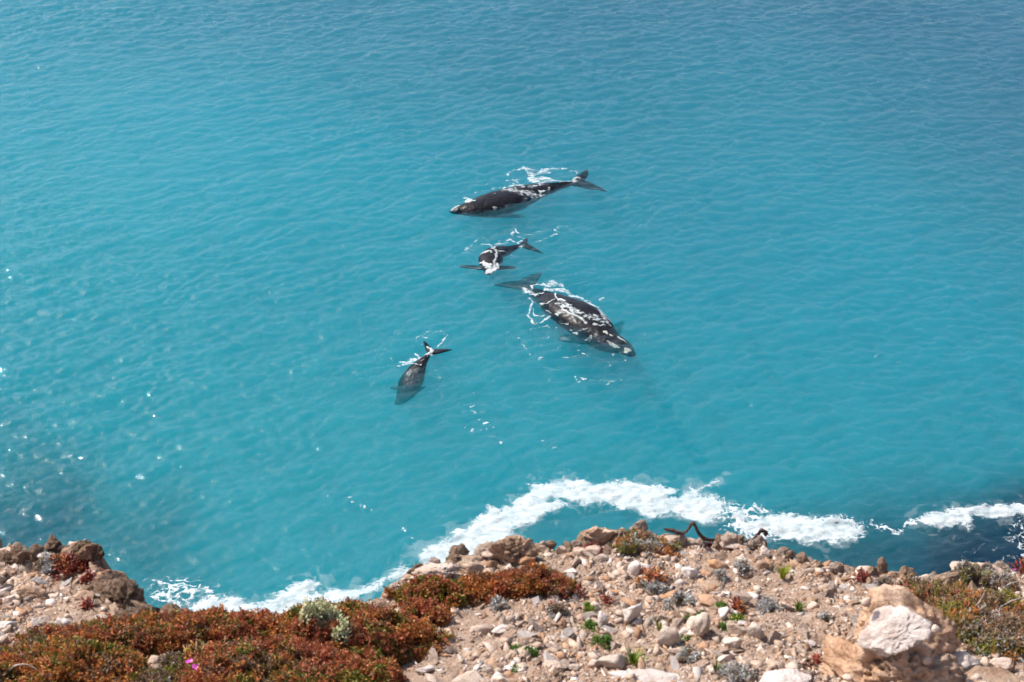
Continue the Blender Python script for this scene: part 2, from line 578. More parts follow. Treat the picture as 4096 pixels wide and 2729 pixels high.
def c1(x, y): return 1750 + x * .3189, 620 + y * .3189       # pixel frames of enlarged views of the photograph
def c2(x, y): return 1900 + x * .3189, 1060 + y * .3189
def c3(x, y): return 1450 + x * .2168, 1280 + y * .2168

wA = make_whale("right_whale", "large dark right whale farthest from the cliff, its dry neck showing, foam along its back",
    [(*c1(150, 695), -0.45), (*c1(300, 640), 0.02), (*c1(480, 585), 0.32), (*c1(780, 490), 0.40), (*c1(1150, 400), 0.12), (*c1(1500, 352), -0.02), (*c1(1740, 325), -0.18)],
    1.75, ([(*c1(1890, 165), -0.6), (*c1(2160, 470), -1.0)], 1.75), [(0.28, (*c1(1090, 790), -2.3), 1, 1.05)], 0.085, lift=0.08)
wC = make_whale("right_whale", "largest right whale, bare black back arched out of the water, pale callosities on its head",
    [(*c2(2005, 1130), -0.75), (*c2(1870, 985), -0.30), (*c2(1660, 850), -0.05), (*c2(1420, 610), 0.50), (*c2(1180, 470), 0.55), (*c2(960, 385), 0.10), (*c2(760, 300), -0.65), (*c2(610, 235), -1.15)],
    1.86, ([(*c2(240, 255), -1.5), (*c2(850, 90), -1.5)], 1.9), [(0.27, (*c2(1040, 960), -2.2), 1, 1.15), (0.27, (*c2(1890, 720), -3.6), -1, 1.0)], 0.085, lift=0.06)
wB = make_whale("right_whale", "curled right whale calf with its head towards the cliff and both flippers spread",
    [(*c1(640, 1500), -0.45), (*c1(645, 1440), -0.05), (*c1(655, 1340), 0.22), (*c1(665, 1240), 0.24), (*c1(720, 1180), 0.06), (*c1(900, 1150), -0.1), (*c1(1075, 1112), -0.2)],
    1.12, ([(*c1(1120, 1035), -0.35), (*c1(1330, 1240), -0.65)], 0.8), [(0.30, (*c1(270, 1405), -0.75), 1, 0.5), (0.32, (*c1(990, 1425), -0.6), -1, 0.55)], 0.05, lift=0.04)
wD = make_whale("right_whale", "diving right whale calf, tail flukes at the surface and head fading into deep water",
    [(*c3(600, 1530), -2.7), (*c3(690, 1400), -1.9), (*c3(800, 1200), -1.05), (*c3(900, 1030), -0.50), (*c3(980, 880), -0.12), (*c3(1080, 750), 0.05), (*c3(1200, 640), 0.08), (*c3(1255, 580), 0.06)],
    1.05, ([(*c3(1120, 375), -0.25), (*c3(1665, 550), 0.20)], 0.85), [(0.30, (*c3(1130, 1230), -2.0), 1, 0.5), (0.30, (*c3(500, 1260), -2.3), -1, 0.5)], 0.05, lift=0.08)

HA = math.atan2(-0.72, 0.7)
for i, (x, y, lx, ly, an) in enumerate([(1730, 1000, .62, .13, -0.62), (1835, 930, .55, .12, -0.75), (1910, 1075, .34, .26, 0.3), (1640, 845, .26, .17, -0.6), (1815, 1150, .30, .16, 0.2), (1430, 930, .32, .2, 0.2), (1710, 885, .2, .1, -.5)]):
    callosity(wC, *c2(x, y), lx, ly, an, 0.05, i)
for i, (x, y, lx, ly, an) in enumerate([(225, 655, .55, .2, 0.45), (330, 605, .5, .16, 0.45), (400, 590, .3, .14, 0.3), (720, 665, .22, .10, 0.2)]):
    callosity(wA, *c1(x, y), lx, ly, an, 0.05, i + 10)
for i, (x, y, lx, ly, an) in enumerate([(668, 1375, .16, .2, 0.0), (620, 1470, .3, .14, 0.2), (700, 1440, .2, .12, 0.2)]):
    callosity(wB, *c1(x, y), lx, ly, an, 0.04, i + 20)
# ------------------------------------------------------------------ foam on the water
FOAM_MAT = mat_foam()

def seg_dist(U, V, pts):
    """distance in picture units to a polyline with a half width per point; returns 1 at the core, 0 at the rim"""
    best = np.zeros(U.shape)
    for (x0, y0, w0), (x1, y1, w1) in zip(pts[:-1], pts[1:]):
        dx, dy = x1 - x0, (y1 - y0) / 0.62
        L2 = dx * dx + dy * dy + 1e-9
        t = np.clip(((U - x0) * dx + (V - y0) / 0.62 * dy) / L2, 0, 1)
        d = np.hypot(U - x0 - t * dx, (V - y0) / 0.62 - t * dy)
        best = np.maximum(best, 1 - d / (w0 + (w1 - w0) * t))
    return best

def poly_field(U, V, pts, soft):
    """about 1 inside a polygon, falling to 0 over soft units outside"""
    inside = np.zeros(U.shape, bool); dist = np.full(U.shape, 1e9)
    n = len(pts)
    for i in range(n):
        x0, y0 = pts[i]; x1, y1 = pts[(i + 1) % n]
        cond = ((y0 > V) != (y1 > V))
        with np.errstate(divide='ignore', invalid='ignore'):
            xi = (x1 - x0) * (V - y0) / (y1 - y0 + 1e-12) + x0
        inside ^= cond & (U < xi)
        dx, dy = x1 - x0, (y1 - y0) / 0.62
        t = np.clip(((U - x0) * dx + (V - y0) / 0.62 * dy) / (dx * dx + dy * dy + 1e-9), 0, 1)
        dist = np.minimum(dist, np.hypot(U - x0 - t * dx, (V - y0) / 0.62 - t * dy))
    sd = np.where(inside, dist, -dist)
    return np.clip(0.5 + sd / (2 * soft), 0, 1)

def foam_sheet(name, label, box, field, cell, lace, seed, over_whales=False, fine=1.0, thickk=3.0, gain=1.0, power=1.0, amax=0.97):
    """sheet of foam lying on the waves: kept wherever the authored amount beats a lacy noise"""
    (u0, v0), (u1, v1) = box
    cs = [on_sea(u, v) for u in (u0, u1) for v in (v0, v1)]
    x0 = min(c.x for c in cs); x1 = max(c.x for c in cs); y0 = min(c.y for c in cs); y1 = max(c.y for c in cs)
    gx = np.arange(x0, x1, cell); gy = np.arange(y0, y1, cell)
    X, Y = np.meshgrid(gx, gy)
    WX = X + 0.5 * fbm(X * 0.8, Y * 0.8, oct=3, seed=seed) ; WY = Y + 0.5 * fbm(X * 0.8, Y * 0.8, oct=3, seed=seed + 50)
    U, V = project(X + 0.35 * fbm(X * 0.9, Y * 0.9, oct=4, seed=seed + 3), Y + 0.5 * fbm(X * 0.9, Y * 0.9, oct=4, seed=seed + 4), np.zeros(X.shape))
    F = field(U, V)
    w1 = worley(WX * 1.5 * fine, WY * 1.1 * fine, seed=seed)
    w2 = worley(WX * 3.9 * fine, WY * 3.2 * fine, seed=seed + 7)
    web = np.minimum(np.clip((w1[1] - w1[0]) * 2.2, 0, 1), np.clip((w2[1] - w2[0]) * 2.6 + 0.12, 0, 1))
    rdg = np.clip(np.abs(fbm(WX * 0.9 * fine, WY * 1.7 * fine, oct=4, seed=seed + 9, gain=0.55)) * 3.4, 0, 1)
    web = np.clip(0.45 * web + 0.55 * rdg + 0.25 * web * rdg, 0, 1)
    rag = 0.5 + 0.5 * fbm(WX * 1.3, WY * 1.3, oct=5, seed=seed + 2, gain=0.6) * 1.6
    noise = lace * web ** power + (1 - lace) * np.clip(rag, 0.02, 0.98)
    L = F * gain - noise * 0.98 - 0.01
    L[F < 0.02] = -1
    keep_v = L > 0
    q = keep_v[:-1, :-1] | keep_v[1:, :-1] | keep_v[:-1, 1:] | keep_v[1:, 1:]
    q &= (L[:-1, :-1] > -0.25) & (L[1:, 1:] > -0.25) & (L[:-1, 1:] > -0.25) & (L[1:, :-1] > -0.25)
    nx = X.shape[1]
    faces = grid_faces(nx, X.shape[0])[q.ravel()]
    used = np.unique(faces)
    remap = np.full(X.size, -1); remap[used] = np.arange(len(used)); faces = remap[faces]
    xs, ys, ls = X.ravel()[used], Y.ravel()[used], L.ravel()[used]
    zs = sea_height(xs, ys)
    thick = np.clip(ls * thickk + 0.10, 0, amax)
    if over_whales:
        for bvh, lo, hi in WHALES:
            idx = np.where((xs > lo[0]) & (xs < hi[0]) & (ys > lo[1]) & (ys < hi[1]))[0]
            for i in idx:
                h = bvh.ray_cast(Vector((xs[i], ys[i], 6)), Vector((0, 0, -1)))
                if h[0] is not None and h[0].z > zs[i]: zs[i] = h[0].z
    zs = zs + 0.03 + 0.06 * np.clip(ls, 0, 1) ** 0.5 + 0.02 * rag.ravel()[used]
    cx, cyy = xs.mean(), ys.mean()
    me = mesh_from(name, np.stack([xs - cx, ys - cyy, zs], 1), faces)
    set_attr(me, "thick", thick)
    return add_obj(name, me, FOAM_MAT, loc=(cx, cyy, 0), label=label, kind="stuff")

K = 4096 / 2353.0
def D(pts): return [(x * K, y * K) for x, y in pts]
def S3(pts): return [(x * K, y * K, w * K) for x, y, w in pts]

P_LEFT = D([(435, 1388), (480, 1372), (560, 1382), (612, 1388), (640, 1362), (680, 1336), (720, 1330), (738, 1345), (715, 1362), (760, 1354), (800, 1350), (850, 1345), (880, 1325), (920, 1304), (952, 1296), (968, 1308),
            (940, 1324), (880, 1340), (862, 1356), (800, 1380), (750, 1400), (690, 1420), (600, 1440), (500, 1440), (430, 1430)])
P_MID = D([(956, 1268), (985, 1252), (1005, 1254), (1030, 1234), (1050, 1214), (1070, 1214), (1085, 1202), (1110, 1178), (1122, 1166), (1150, 1170), (1176, 1164), (1180, 1150), (1204, 1134), (1212, 1116), (1240, 1105), (1300, 1098), (1342, 1106), (1356, 1116), (1400, 1108), (1460, 1105), (1512, 1114), (1546, 1122), (1552, 1132), (1535, 1142),
           (1556, 1142), (1576, 1126), (1610, 1118), (1648, 1103), (1666, 1105), (1660, 1115), (1626, 1124), (1612, 1134), (1645, 1140), (1664, 1156), (1660, 1180), (1645, 1196), (1620, 1206), (1590, 1196), (1560, 1190), (1530, 1185), (1480, 1187), (1430, 1176), (1400, 1162), (1340, 1161),
           (1300, 1152), (1262, 1150), (1262, 1158), (1308, 1158), (1300, 1172), (1268, 1182), (1230, 1200), (1190, 1216), (1170, 1240), (1150, 1262), (1060, 1296), (960, 1300)])
P_R1 = D([(1690, 1186), (1725, 1192), (1765, 1182), (1850, 1190), (1960, 1194), (1990, 1216), (1962, 1246), (1880, 1251), (1800, 1240), (1740, 1222), (1700, 1225)])
P_R2 = D([(2088, 1206), (2120, 1180), (2200, 1166), (2290, 1155), (2353, 1166), (2480, 1150), (2500, 1185), (2353, 1190), (2280, 1195), (2240, 1190), (2225, 1226), (2208, 1209), (2150, 1213)])
P_L0 = D([(268, 1322), (295, 1328), (316, 1352), (328, 1372), (300, 1380), (265, 1362)])

def shore_solid(U, V):
    return np.maximum.reduce([poly_field(U, V, P_LEFT, 34) , poly_field(U, V, P_MID, 30), poly_field(U, V, P_L0, 20)]) * 1.10
def shore_right(U, V):
    return np.maximum.reduce([poly_field(U, V, P_R1, 34) * 1.05, poly_field(U, V, P_R2, 24) * 1.08])
def lace_left(U, V):
    return np.maximum.reduce([poly_field(U, V, D([(350, 1325), (420, 1318), (480, 1335), (560, 1380), (480, 1420), (380, 1420), (330, 1375)]), 60) * 0.42, poly_field(U, V, D([(330, 1335), (400, 1350), (400, 1410), (330, 1390)]), 40) * .3])
def lace_right(U, V):
    a = poly_field(U, V, D([(1640, 1150), (1690, 1155), (1770, 1190), (1790, 1235), (1740, 1245), (1650, 1215)]), 40) * 0.55
    b = poly_field(U, V, D([(1690, 1150), (1780, 1162), (1960, 1190), (2060, 1215), (2100, 1205), (2095, 1225), (2020, 1232), (1990, 1222), (1780, 1250), (1690, 1215)]), 40) * 0.34
    c = seg_dist(U, V, S3([(1990, 1200, 22), (2050, 1222, 16), (2100, 1202, 16)])) * 0.75
    d = poly_field(U, V, D([(2290, 1200), (2400, 1180), (2420, 1300), (2300, 1300), (2320, 1250)]), 60) * 0.35
    e = poly_field(U, V, D([(2080, 1215), (2260, 1215), (2330, 1240), (2330, 1320), (2100, 1330)]), 80) * 0.13
    return np.maximum.reduce([a, b, c, d, e])

foam_sheet("sea_foam", "broad white foam band curving off the cliff foot below the whales", ((240 * K, 1085 * K), (1690 * K, 1445 * K)), shore_solid, 0.055, 0.5, 11, thickk=2.2, fine=1.6, gain=1.02, amax=0.82)
foam_sheet("sea_foam", "white foam streak on dark water at the right of the cliff", ((1660 * K, 1130 * K), (2520 * K, 1265 * K)), shore_right, 0.05, 0.6, 15, thickk=2.6, fine=1.6, gain=1.05, amax=0.82)
foam_sheet("sea_foam", "broken lacy foam beside the left cliff notch", ((310 * K, 1300 * K), (590 * K, 1430 * K)), lace_left, 0.045, 0.8, 21, fine=1.3, thickk=5.0, gain=1.35)
foam_sheet("sea_foam", "lacy scattered foam flecks over the dark water below the right cliff edge", ((1620 * K, 1130 * K), (2450 * K, 1340 * K)), lace_right, 0.045, 0.8, 22, fine=1.4, thickk=5.0, gain=1.3)

def milky(U, V):
    return np.maximum.reduce([poly_field(U, V, P_LEFT, 110), poly_field(U, V, P_MID, 95), poly_field(U, V, P_R1, 110), poly_field(U, V, P_R2, 90)])
foam_sheet("sea_foam", "thin milky wash spreading around the foam along the cliff", ((240 * K, 1060 * K), (2520 * K, 1445 * K)), milky, 0.12, 0.25, 28, fine=0.6, thickk=0.30, gain=1.0, amax=0.30)

def fr(cfun, pts, wk): return [(*cfun(x, y), w * wk) for x, y, w in pts]

def foamA(U, V):
    k = .3189
    st = [([(890, 250, 40), (960, 195, 55), (1080, 175, 60), (1180, 230, 80), (1160, 310, 80)], .75), ([(1160, 325, 60), (1330, 300, 60), (1480, 340, 30)], .8), ([(1140, 320, 70), (1230, 340, 60)], 1.05),
          ([(1180, 220, 70), (1380, 180, 45), (1620, 190, 22), (1700, 215, 16), (1740, 265, 12)], .7), ([(1200, 250, 90), (1380, 230, 70)], .6), ([(860, 330, 26), (930, 310, 26), (1000, 345, 22)], .6),
          ([(820, 400, 30), (800, 480, 40), (850, 500, 50), (950, 480, 90), (1080, 500, 70), (1250, 480, 60), (1400, 430, 40)], .72), ([(840, 400, 50), (980, 380, 60), (1060, 420, 60)], .62),
          ([(1180, 420, 90), (1330, 380, 90), (1500, 350, 60), (1650, 330, 40), (1760, 310, 40)], .60), ([(1640, 330, 40), (1740, 312, 36)], .75), ([(1100, 540, 50), (1300, 500, 60)], .45), ([(360, 555, 30), (420, 580, 34), (360, 615, 20), (450, 610, 20)], 1.1),
          ([(460, 480, 30), (620, 450, 40), (760, 400, 30)], .42), ([(540, 400, 30), (700, 375, 30), (800, 400, 20)], .45), ([(720, 540, 30), (800, 520, 30)], .4)]
    return np.maximum.reduce([np.clip(seg_dist(U, V, fr(c1, p, k)) * 1.4, 0, 1) * a for p, a in st])
def foamB(U, V):
    k = .3189
    st = [([(330, 1190, 34), (420, 1150, 34), (490, 1080, 26)], .65), ([(550, 1105, 26), (680, 1130, 22), (740, 1150, 30)], .75), ([(740, 1120, 70), (800, 1090, 80), (860, 1120, 40)], .62), ([(880, 1080, 26), (1000, 1120, 24), (1090, 1100, 20)], .9),
          ([(920, 1030, 30), (950, 980, 34)], .8), ([(980, 940, 20), (1010, 990, 26)], .8), ([(990, 1030, 16), (1090, 1055, 16)], .75), ([(700, 1170, 30), (760, 1200, 30), (740, 1290, 40), (720, 1360, 36), (690, 1420, 40)], .95), ([(770, 1210, 50), (830, 1200, 40)], .7),
          ([(560, 1240, 40), (640, 1215, 34), (650, 1250, 24)], .85), ([(540, 1380, 40), (600, 1430, 40), (680, 1450, 60), (740, 1400, 40)], 1.0), ([(600, 1470, 40), (700, 1460, 40)], .9), ([(1100, 1000, 40), (1180, 990, 26)], .55), ([(1260, 1080, 24), (1380, 1060, 30), (1480, 1020, 34)], .62),
          ([(720, 1000, 26), (780, 950, 26), (980, 930, 20)], .42), ([(1200, 960, 30), (1300, 960, 26)], .45), ([(880, 1220, 30), (960, 1260, 26)], .4), ([(1040, 1160, 24), (1110, 1130, 24), (1060, 1180, 20)], .6), ([(1380, 980, 20), (1560, 880, 22), (1660, 910, 20)], .42), ([(340, 1240, 30), (430, 1220, 30)], .45),
          ([(1400, 1250, 60), (1500, 1380, 50), (1620, 1470, 30)], .24), ([(1820, 1250, 40), (1960, 1320, 30)], .26), ([(480, 1050, 40), (640, 1020, 40)], .3)]
    return np.maximum.reduce([np.clip(seg_dist(U, V, fr(c1, p, k)) * 1.4, 0, 1) * a for p, a in st])
def foamC(U, V):
    k = .3189
    st = [([(580, 310, 50), (680, 340, 60), (760, 370, 45), (840, 350, 36)], .82), ([(700, 260, 34), (800, 250, 40), (900, 245, 50), (980, 240, 55), (1090, 270, 60)], .85), ([(700, 270, 30), (690, 310, 30)], .8), ([(900, 300, 60), (1060, 310, 60), (1140, 340, 60)], .7),
          ([(1100, 300, 55), (1180, 370, 55), (1290, 410, 48), (1400, 470, 55), (1500, 540, 60), (1570, 610, 60), (1620, 680, 60), (1700, 760, 50)], .82), ([(1560, 560, 50), (1640, 660, 40), (1740, 740, 30)], .6),
          ([(690, 410, 26), (730, 480, 26), (680, 550, 30), (670, 640, 34), (710, 720, 30), (820, 730, 26), (920, 670, 34)], .85), ([(730, 560, 24), (770, 640, 22), (860, 645, 20)], .75), ([(840, 720, 40), (910, 690, 30)], .7),
          ([(1010, 360, 16), (995, 430, 18), (1040, 490, 26), (1100, 520, 40)], 1.0), ([(1020, 530, 50), (1120, 580, 75), (1240, 630, 85), (1360, 680, 95), (1480, 700, 95), (1580, 730, 80)], .74), ([(1080, 610, 36), (1250, 690, 46), (1400, 760, 46)], .95), ([(1500, 780, 60), (1600, 800, 50), (1660, 770, 50)], .75),
          ([(820, 520, 18), (900, 480, 22), (990, 460, 22)], .8), ([(900, 570, 24), (940, 620, 20)], .65), ([(1010, 640, 40), (1080, 610, 34)], .7), ([(1060, 720, 36), (1140, 760, 34)], .6), ([(1180, 810, 40), (1260, 870, 44), (1330, 840, 34), (1400, 810, 26)], .72), ([(1260, 890, 20), (1340, 880, 24)], .6),
          ([(590, 810, 20), (700, 780, 24), (870, 765, 24), (1000, 800, 24)], .5), ([(420, 800, 16), (510, 860, 18), (560, 950, 18), (640, 1010, 18), (670, 1100, 18), (740, 1160, 20)], .55), ([(780, 1145, 26), (850, 1180, 28), (815, 1240, 18)], .62), ([(590, 810, 24), (620, 800, 24)], .7),
          ([(800, 945, 30), (920, 930, 26)], .5), ([(910, 1080, 20), (1080, 1040, 20)], .5), ([(1290, 1030, 22), (1330, 1010, 18)], .7), ([(1290, 1080, 24), (1380, 1120, 40)], .5), ([(1100, 1140, 24), (1260, 1130, 26)], .45), ([(880, 1310, 50), (1010, 1330, 50)], .4), ([(1260, 1470, 30), (1420, 1430, 40), (1600, 1440, 40)], .33),
          ([(2110, 860, 20), (2190, 900, 14)], .6), ([(2000, 1040, 12), (2190, 955, 12)], .5), ([(1560, 440, 22), (1620, 430, 22)], .6), ([(2290, 840, 20), (2310, 880, 16)], .5), ([(1550, 940, 20), (1560, 970, 14)], .8), ([(1720, 1130, 24), (1860, 1120, 24), (1890, 1180, 14)], .5), ([(120, 690, 14), (240, 770, 16), (420, 800, 16)], .3), ([(1680, 1260, 20), (1650, 1240, 18)], .5)]
    return np.maximum.reduce([np.clip(seg_dist(U, V, fr(c2, p, k)) * 1.4, 0, 1) * a for p, a in st])
def foamD(U, V):
    k = .2168
    st = [([(1180, 480, 30), (1250, 560, 60), (1270, 640, 70), (1180, 700, 70)], .95), ([(1280, 560, 40), (1240, 690, 60)], .9), ([(680, 720, 50), (800, 760, 60), (900, 760, 80), (1020, 730, 80)], .8), ([(800, 850, 70), (900, 810, 60), (1000, 850, 50), (1090, 870, 30)], .85), ([(960, 660, 40), (1060, 720, 50)], .8), ([(1120, 800, 40), (1200, 740, 40)], .6),
          ([(1000, 340, 30), (1100, 280, 26), (1160, 250, 24), (1240, 250, 20)], .6), ([(1300, 265, 20), (1400, 220, 28), (1490, 205, 28)], .6), ([(1420, 240, 20), (1480, 280, 20), (1560, 290, 18), (1510, 370, 40), (1440, 450, 40), (1400, 500, 30)], .7), ([(950, 480, 60), (1060, 400, 60), (1090, 480, 40)], .5), ([(1150, 280, 24), (1190, 350, 24)], .55),
          ([(900, 560, 50), (1080, 560, 50)], .36), ([(500, 680, 26), (550, 780, 20)], .6), ([(460, 840, 40), (610, 890, 30)], .45), ([(190, 760, 34), (230, 860, 40), (330, 940, 30), (420, 1000, 34), (530, 1060, 20)], .45), ([(420, 500, 40), (410, 640, 30)], .4), ([(1330, 920, 34), (1420, 1070, 40)], .42), ([(740, 270, 34), (800, 340, 34)], .45), ([(640, 860, 40), (760, 880, 40)], .6), ([(1960, 1260, 26), (2080, 1390, 34), (2160, 1450, 20)], .4), ([(1920, 1520, 50), (2000, 1560, 40)], .5), ([(340, 340, 40), (380, 380, 30)], .35), ([(640, 220, 50), (600, 260, 40)], .3)]
    return np.maximum.reduce([np.clip(seg_dist(U, V, fr(c3, p, k)) * 1.4, 0, 1) * a for p, a in st])

def stray(U, V):
    """small stray flecks of old foam drifting between the whales and the cliff"""
    st = [([(1080, 930, 14), (1130, 1000, 16), (1150, 1025, 12)], .35), ([(800, 1150, 10), (850, 1165, 10)], .45), ([(920, 1200, 8), (950, 1245, 10)], .4), ([(1250, 1010, 14), (1280, 1030, 12)], .3), ([(1070, 980, 12), (1100, 990, 12)], .3),
          ([(1240, 770, 14), (1270, 880, 14)], .2), ([(580, 650, 14), (620, 670, 12)], .25), ([(2010, 820, 14), (2070, 830, 14)], .28), ([(1330, 870, 16), (1450, 880, 16)], .3), ([(1260, 600, 40), (1330, 640, 40)], .18), ([(1220, 700, 20), (1200, 760, 20), (1245, 830, 14)], .22)]
    return np.maximum.reduce([np.clip(seg_dist(U, V, S3(p)) * 1.4, 0, 1) * a for p, a in st])

foam_sheet("sea_foam", "lacy white foam over the back of the farthest large whale", (c1(100, 100), c1(1850, 650)), foamA, 0.036, 0.85, 31, True, 1.8, 3.0, 1.05, 0.8, 0.8)
foam_sheet("sea_foam", "wisps of foam around the curled whale calf", (c1(250, 850), c1(2000, 1560)), foamB, 0.034, 0.82, 32, True, 2.0, 3.0, 1.05, 0.8, 0.8)
foam_sheet("sea_foam", "foam streaming off the arched back of the largest whale", (c2(80, 190), c2(2330, 1560)), foamC, 0.036, 0.85, 33, True, 1.8, 3.0, 1.05, 0.8, 0.8)
foam_sheet("sea_foam", "splashing foam around the flukes of the diving calf", (c3(100, 150), c3(2200, 1600)), foamD, 0.032, 0.8, 34, True, 2.1, 3.0, 1.05, 0.8, 0.8)
foam_sheet("sea_foam", "stray foam flecks drifting on open water", ((560 * K, 560 * K), (2100 * K, 1270 * K)), stray, 0.07, 0.8, 35, False, 1.3, 8.0)
# ------------------------------------------------------------------ the cliff top
def gz(y):
    """height of the plain cliff-top slope, before bumps"""
    y = np.asarray(y, float)
    z = np.interp(y, [-60, 0.2, 1.0, 3.2, 40], [-1.2, -1.62, -1.75, -3.60, -3.60 - 0.40 * 36.8])
    return CAM_Z + z

def hit_slope(px, py):
    d = ray(px, py)
    t = 3.0
    for _ in range(60):
        p = Vector((0, 0, CAM_Z)) + d * t
        t += (p.z - float(gz(p.y))) / (-d.z) * 0.6
    return Vector((0, 0, CAM_Z)) + d * t

EDGE_PX = [(-900, 1236), (-400, 1240), (0, 1262), (90, 1268), (160, 1282), (205, 1280), (224, 1296), (240, 1322), (268, 1345), (280, 1372), (318, 1395), (350, 1425), (420, 1436), (520, 1440), (640, 1432), (760, 1415), (860, 1385), (920, 1345), (955, 1320), (1040, 1297), (1100, 1282),
           (1200, 1268), (1320, 1262), (1390, 1246), (1480, 1238), (1600, 1240), (1700, 1256), (1790, 1272), (1900, 1296), (1990, 1316), (2080, 1334), (2150, 1338), (2210, 1318), (2280, 1304), (2353, 1300), (2800, 1290), (3300, 1310)]
ep = [hit_slope(x * K, y * K) for x, y in EDGE_PX]
EX = np.array([p.x for p in ep]); EY = np.array([p.y for p in ep])
o_ = np.argsort(EX); EX, EY = EX[o_], EY[o_]
def edge_y(x):
    e = np.interp(x, EX, EY)
    w = sstep(2.2, 6.0, np.abs(x))
    e = e + w * 1.2 * fbm(x * 0.23, x * 0 + 3.3, oct=3, seed=40)
    return e + 0.035 * fbm(x * 7.0, x * 0 + 1.7, oct=4, seed=41, gain=0.6)

def ground_z(x, y):
    e = edge_y(x)
    d = y - e
    yy = np.minimum(y, e)
    z = gz(yy)
    rough = 0.045 * fbm(x * 2.6, y * 2.6, oct=3, seed=42) + 0.024 * fbm(x * 11, y * 11, oct=3, seed=43) + 0.014 * fbm(x * 42, y * 42, oct=3, seed=44, gain=0.65)
    rim = sstep(-0.30, -0.02, d) * (x > -2.4)
    f1, f2 = worley(x * 9, y * 9, seed=45)
    rough = rough + rim * (0.035 * np.abs(fbm(x * 9, y * 9, oct=4, seed=46)) + 0.022 * (f2 - f1))
    left = sstep(-1.30, -1.42, x) * sstep(4.2, 4.35, y)
    rough = rough + left * (0.09 * fbm(x * 6, y * 6, oct=4, seed=47, gain=0.65) + 0.05 * (f2 - f1) + 0.02)
    big = 0.25 * fbm(x * 0.25, y * 0.25, oct=2, seed=48) * sstep(2.5, 5, np.abs(x))
    dd = np.maximum(d, 0)
    drop = np.where(dd < 4, 2.6 * dd, 10.4 + 1.22 * (dd - 4))
    drop = np.maximum(drop * (1 + 0.12 * fbm(x * 0.6, y * 0.6, oct=3, seed=49)), 2.0 * np.minimum(dd, 4) + 1.15 * np.maximum(dd - 4, 0))
    return z + rough + big - drop

gx_ = axis(-2.15, 2.15, 0.0095, -260, 260, 1.12)
gy_ = np.array(sorted(set(np.round(axis(3.15, 5.35, 0.0095, -120, 75, 1.12), 5))))
X, Y = np.meshgrid(gx_, gy_)
Z = ground_z(X, Y)
Z = np.maximum(Z, -9.0)
CRUST = np.clip(sstep(-1.15, -1.4, X) * sstep(4.05, 4.45, Y + 0.12 * fbm(X * 3, Y * 3, oct=3, seed=51)) + 0.7 * sstep(-0.12, 0.0, Y - edge_y(X)) * sstep(0.45, 0.6, 0.5 + fbm(X * 4, Y * 4, oct=3, seed=52)), 0, 1)
me = mesh_from("cliff_top", np.stack([X, Y, Z], -1).reshape(-1, 3), grid_faces(len(gx_), len(gy_)))

set_attr(me, "crust", CRUST.ravel())
def mat_ground():
    N = Nodes("limestone_soil")
    geo = N.n("ShaderNodeNewGeometry").outputs["Position"]
    big = N.noise(1.7, 4, 0.6, geo)
    mid = N.noise(14, 5, 0.65, geo)
    c = N.ramp(mid, [(0.25, (0.22, 0.135, 0.09)), (0.42, (0.44, 0.295, 0.21)), (0.6, (0.56, 0.405, 0.31)), (0.8, (0.63, 0.495, 0.405))])
    c = N.mix(N.math('MULTIPLY', N.ramp(big, [(0.4, (0, 0, 0)), (0.65, (1, 1, 1))]), 0.5), c, (0.42, 0.265, 0.175))
    cr = N.n("ShaderNodeAttribute", attribute_name="crust").outputs["Fac"]
    c = N.mix(N.math('MULTIPLY', cr, 0.8), c, N.ramp(mid, [(0.3, (0.075, 0.04, 0.025)), (0.6, (0.21, 0.125, 0.08)), (0.8, (0.36, 0.26, 0.19))]))
    sp = N.noise(160, 3, 0.7, geo)
    c = N.mix(N.ramp(sp, [(0.55, (0, 0, 0)), (0.66, (0.6, 0.6, 0.6))]), c, (0.55, 0.46, 0.40))
    b = N.bump(N.noise(70, 6, 0.75, geo), 1.0, 0.022)
    p = N.n("ShaderNodeBsdfPrincipled", {"Base Color": c, "Roughness": 0.95, "Normal": b, "Specular IOR Level": 0.15})
    N.link(p.outputs[0], N.out.inputs["Surface"])
    return N.mat
ground = add_obj("cliff_top", me, mat_ground(), kind="structure", label="stony limestone cliff top sloping to a broken edge above the sea")
GB = bvh_of(ground)

def ground_at(px, py):
    """where the sight line through a pixel meets the cliff top"""
    d = ray(px, py).normalized()
    h = GB.ray_cast(Vector((0, 0, CAM_Z)), d)
    if h[0] is None or h[0].y > 9:
        # past the edge: walk the pixel down until the ground is met
        return ground_at(px, py + 12) if py < 3300 else hit_slope(px, 2600)
    return h[0]
def ground_under(x, y):
    return Vector((x, y, float(ground_z(np.array([x]), np.array([y]))[0])))
def px_m(p):
    """metres per photograph pixel at a point"""
    return (p.y * CP - (p.z - CAM_Z) * SP) / FPX

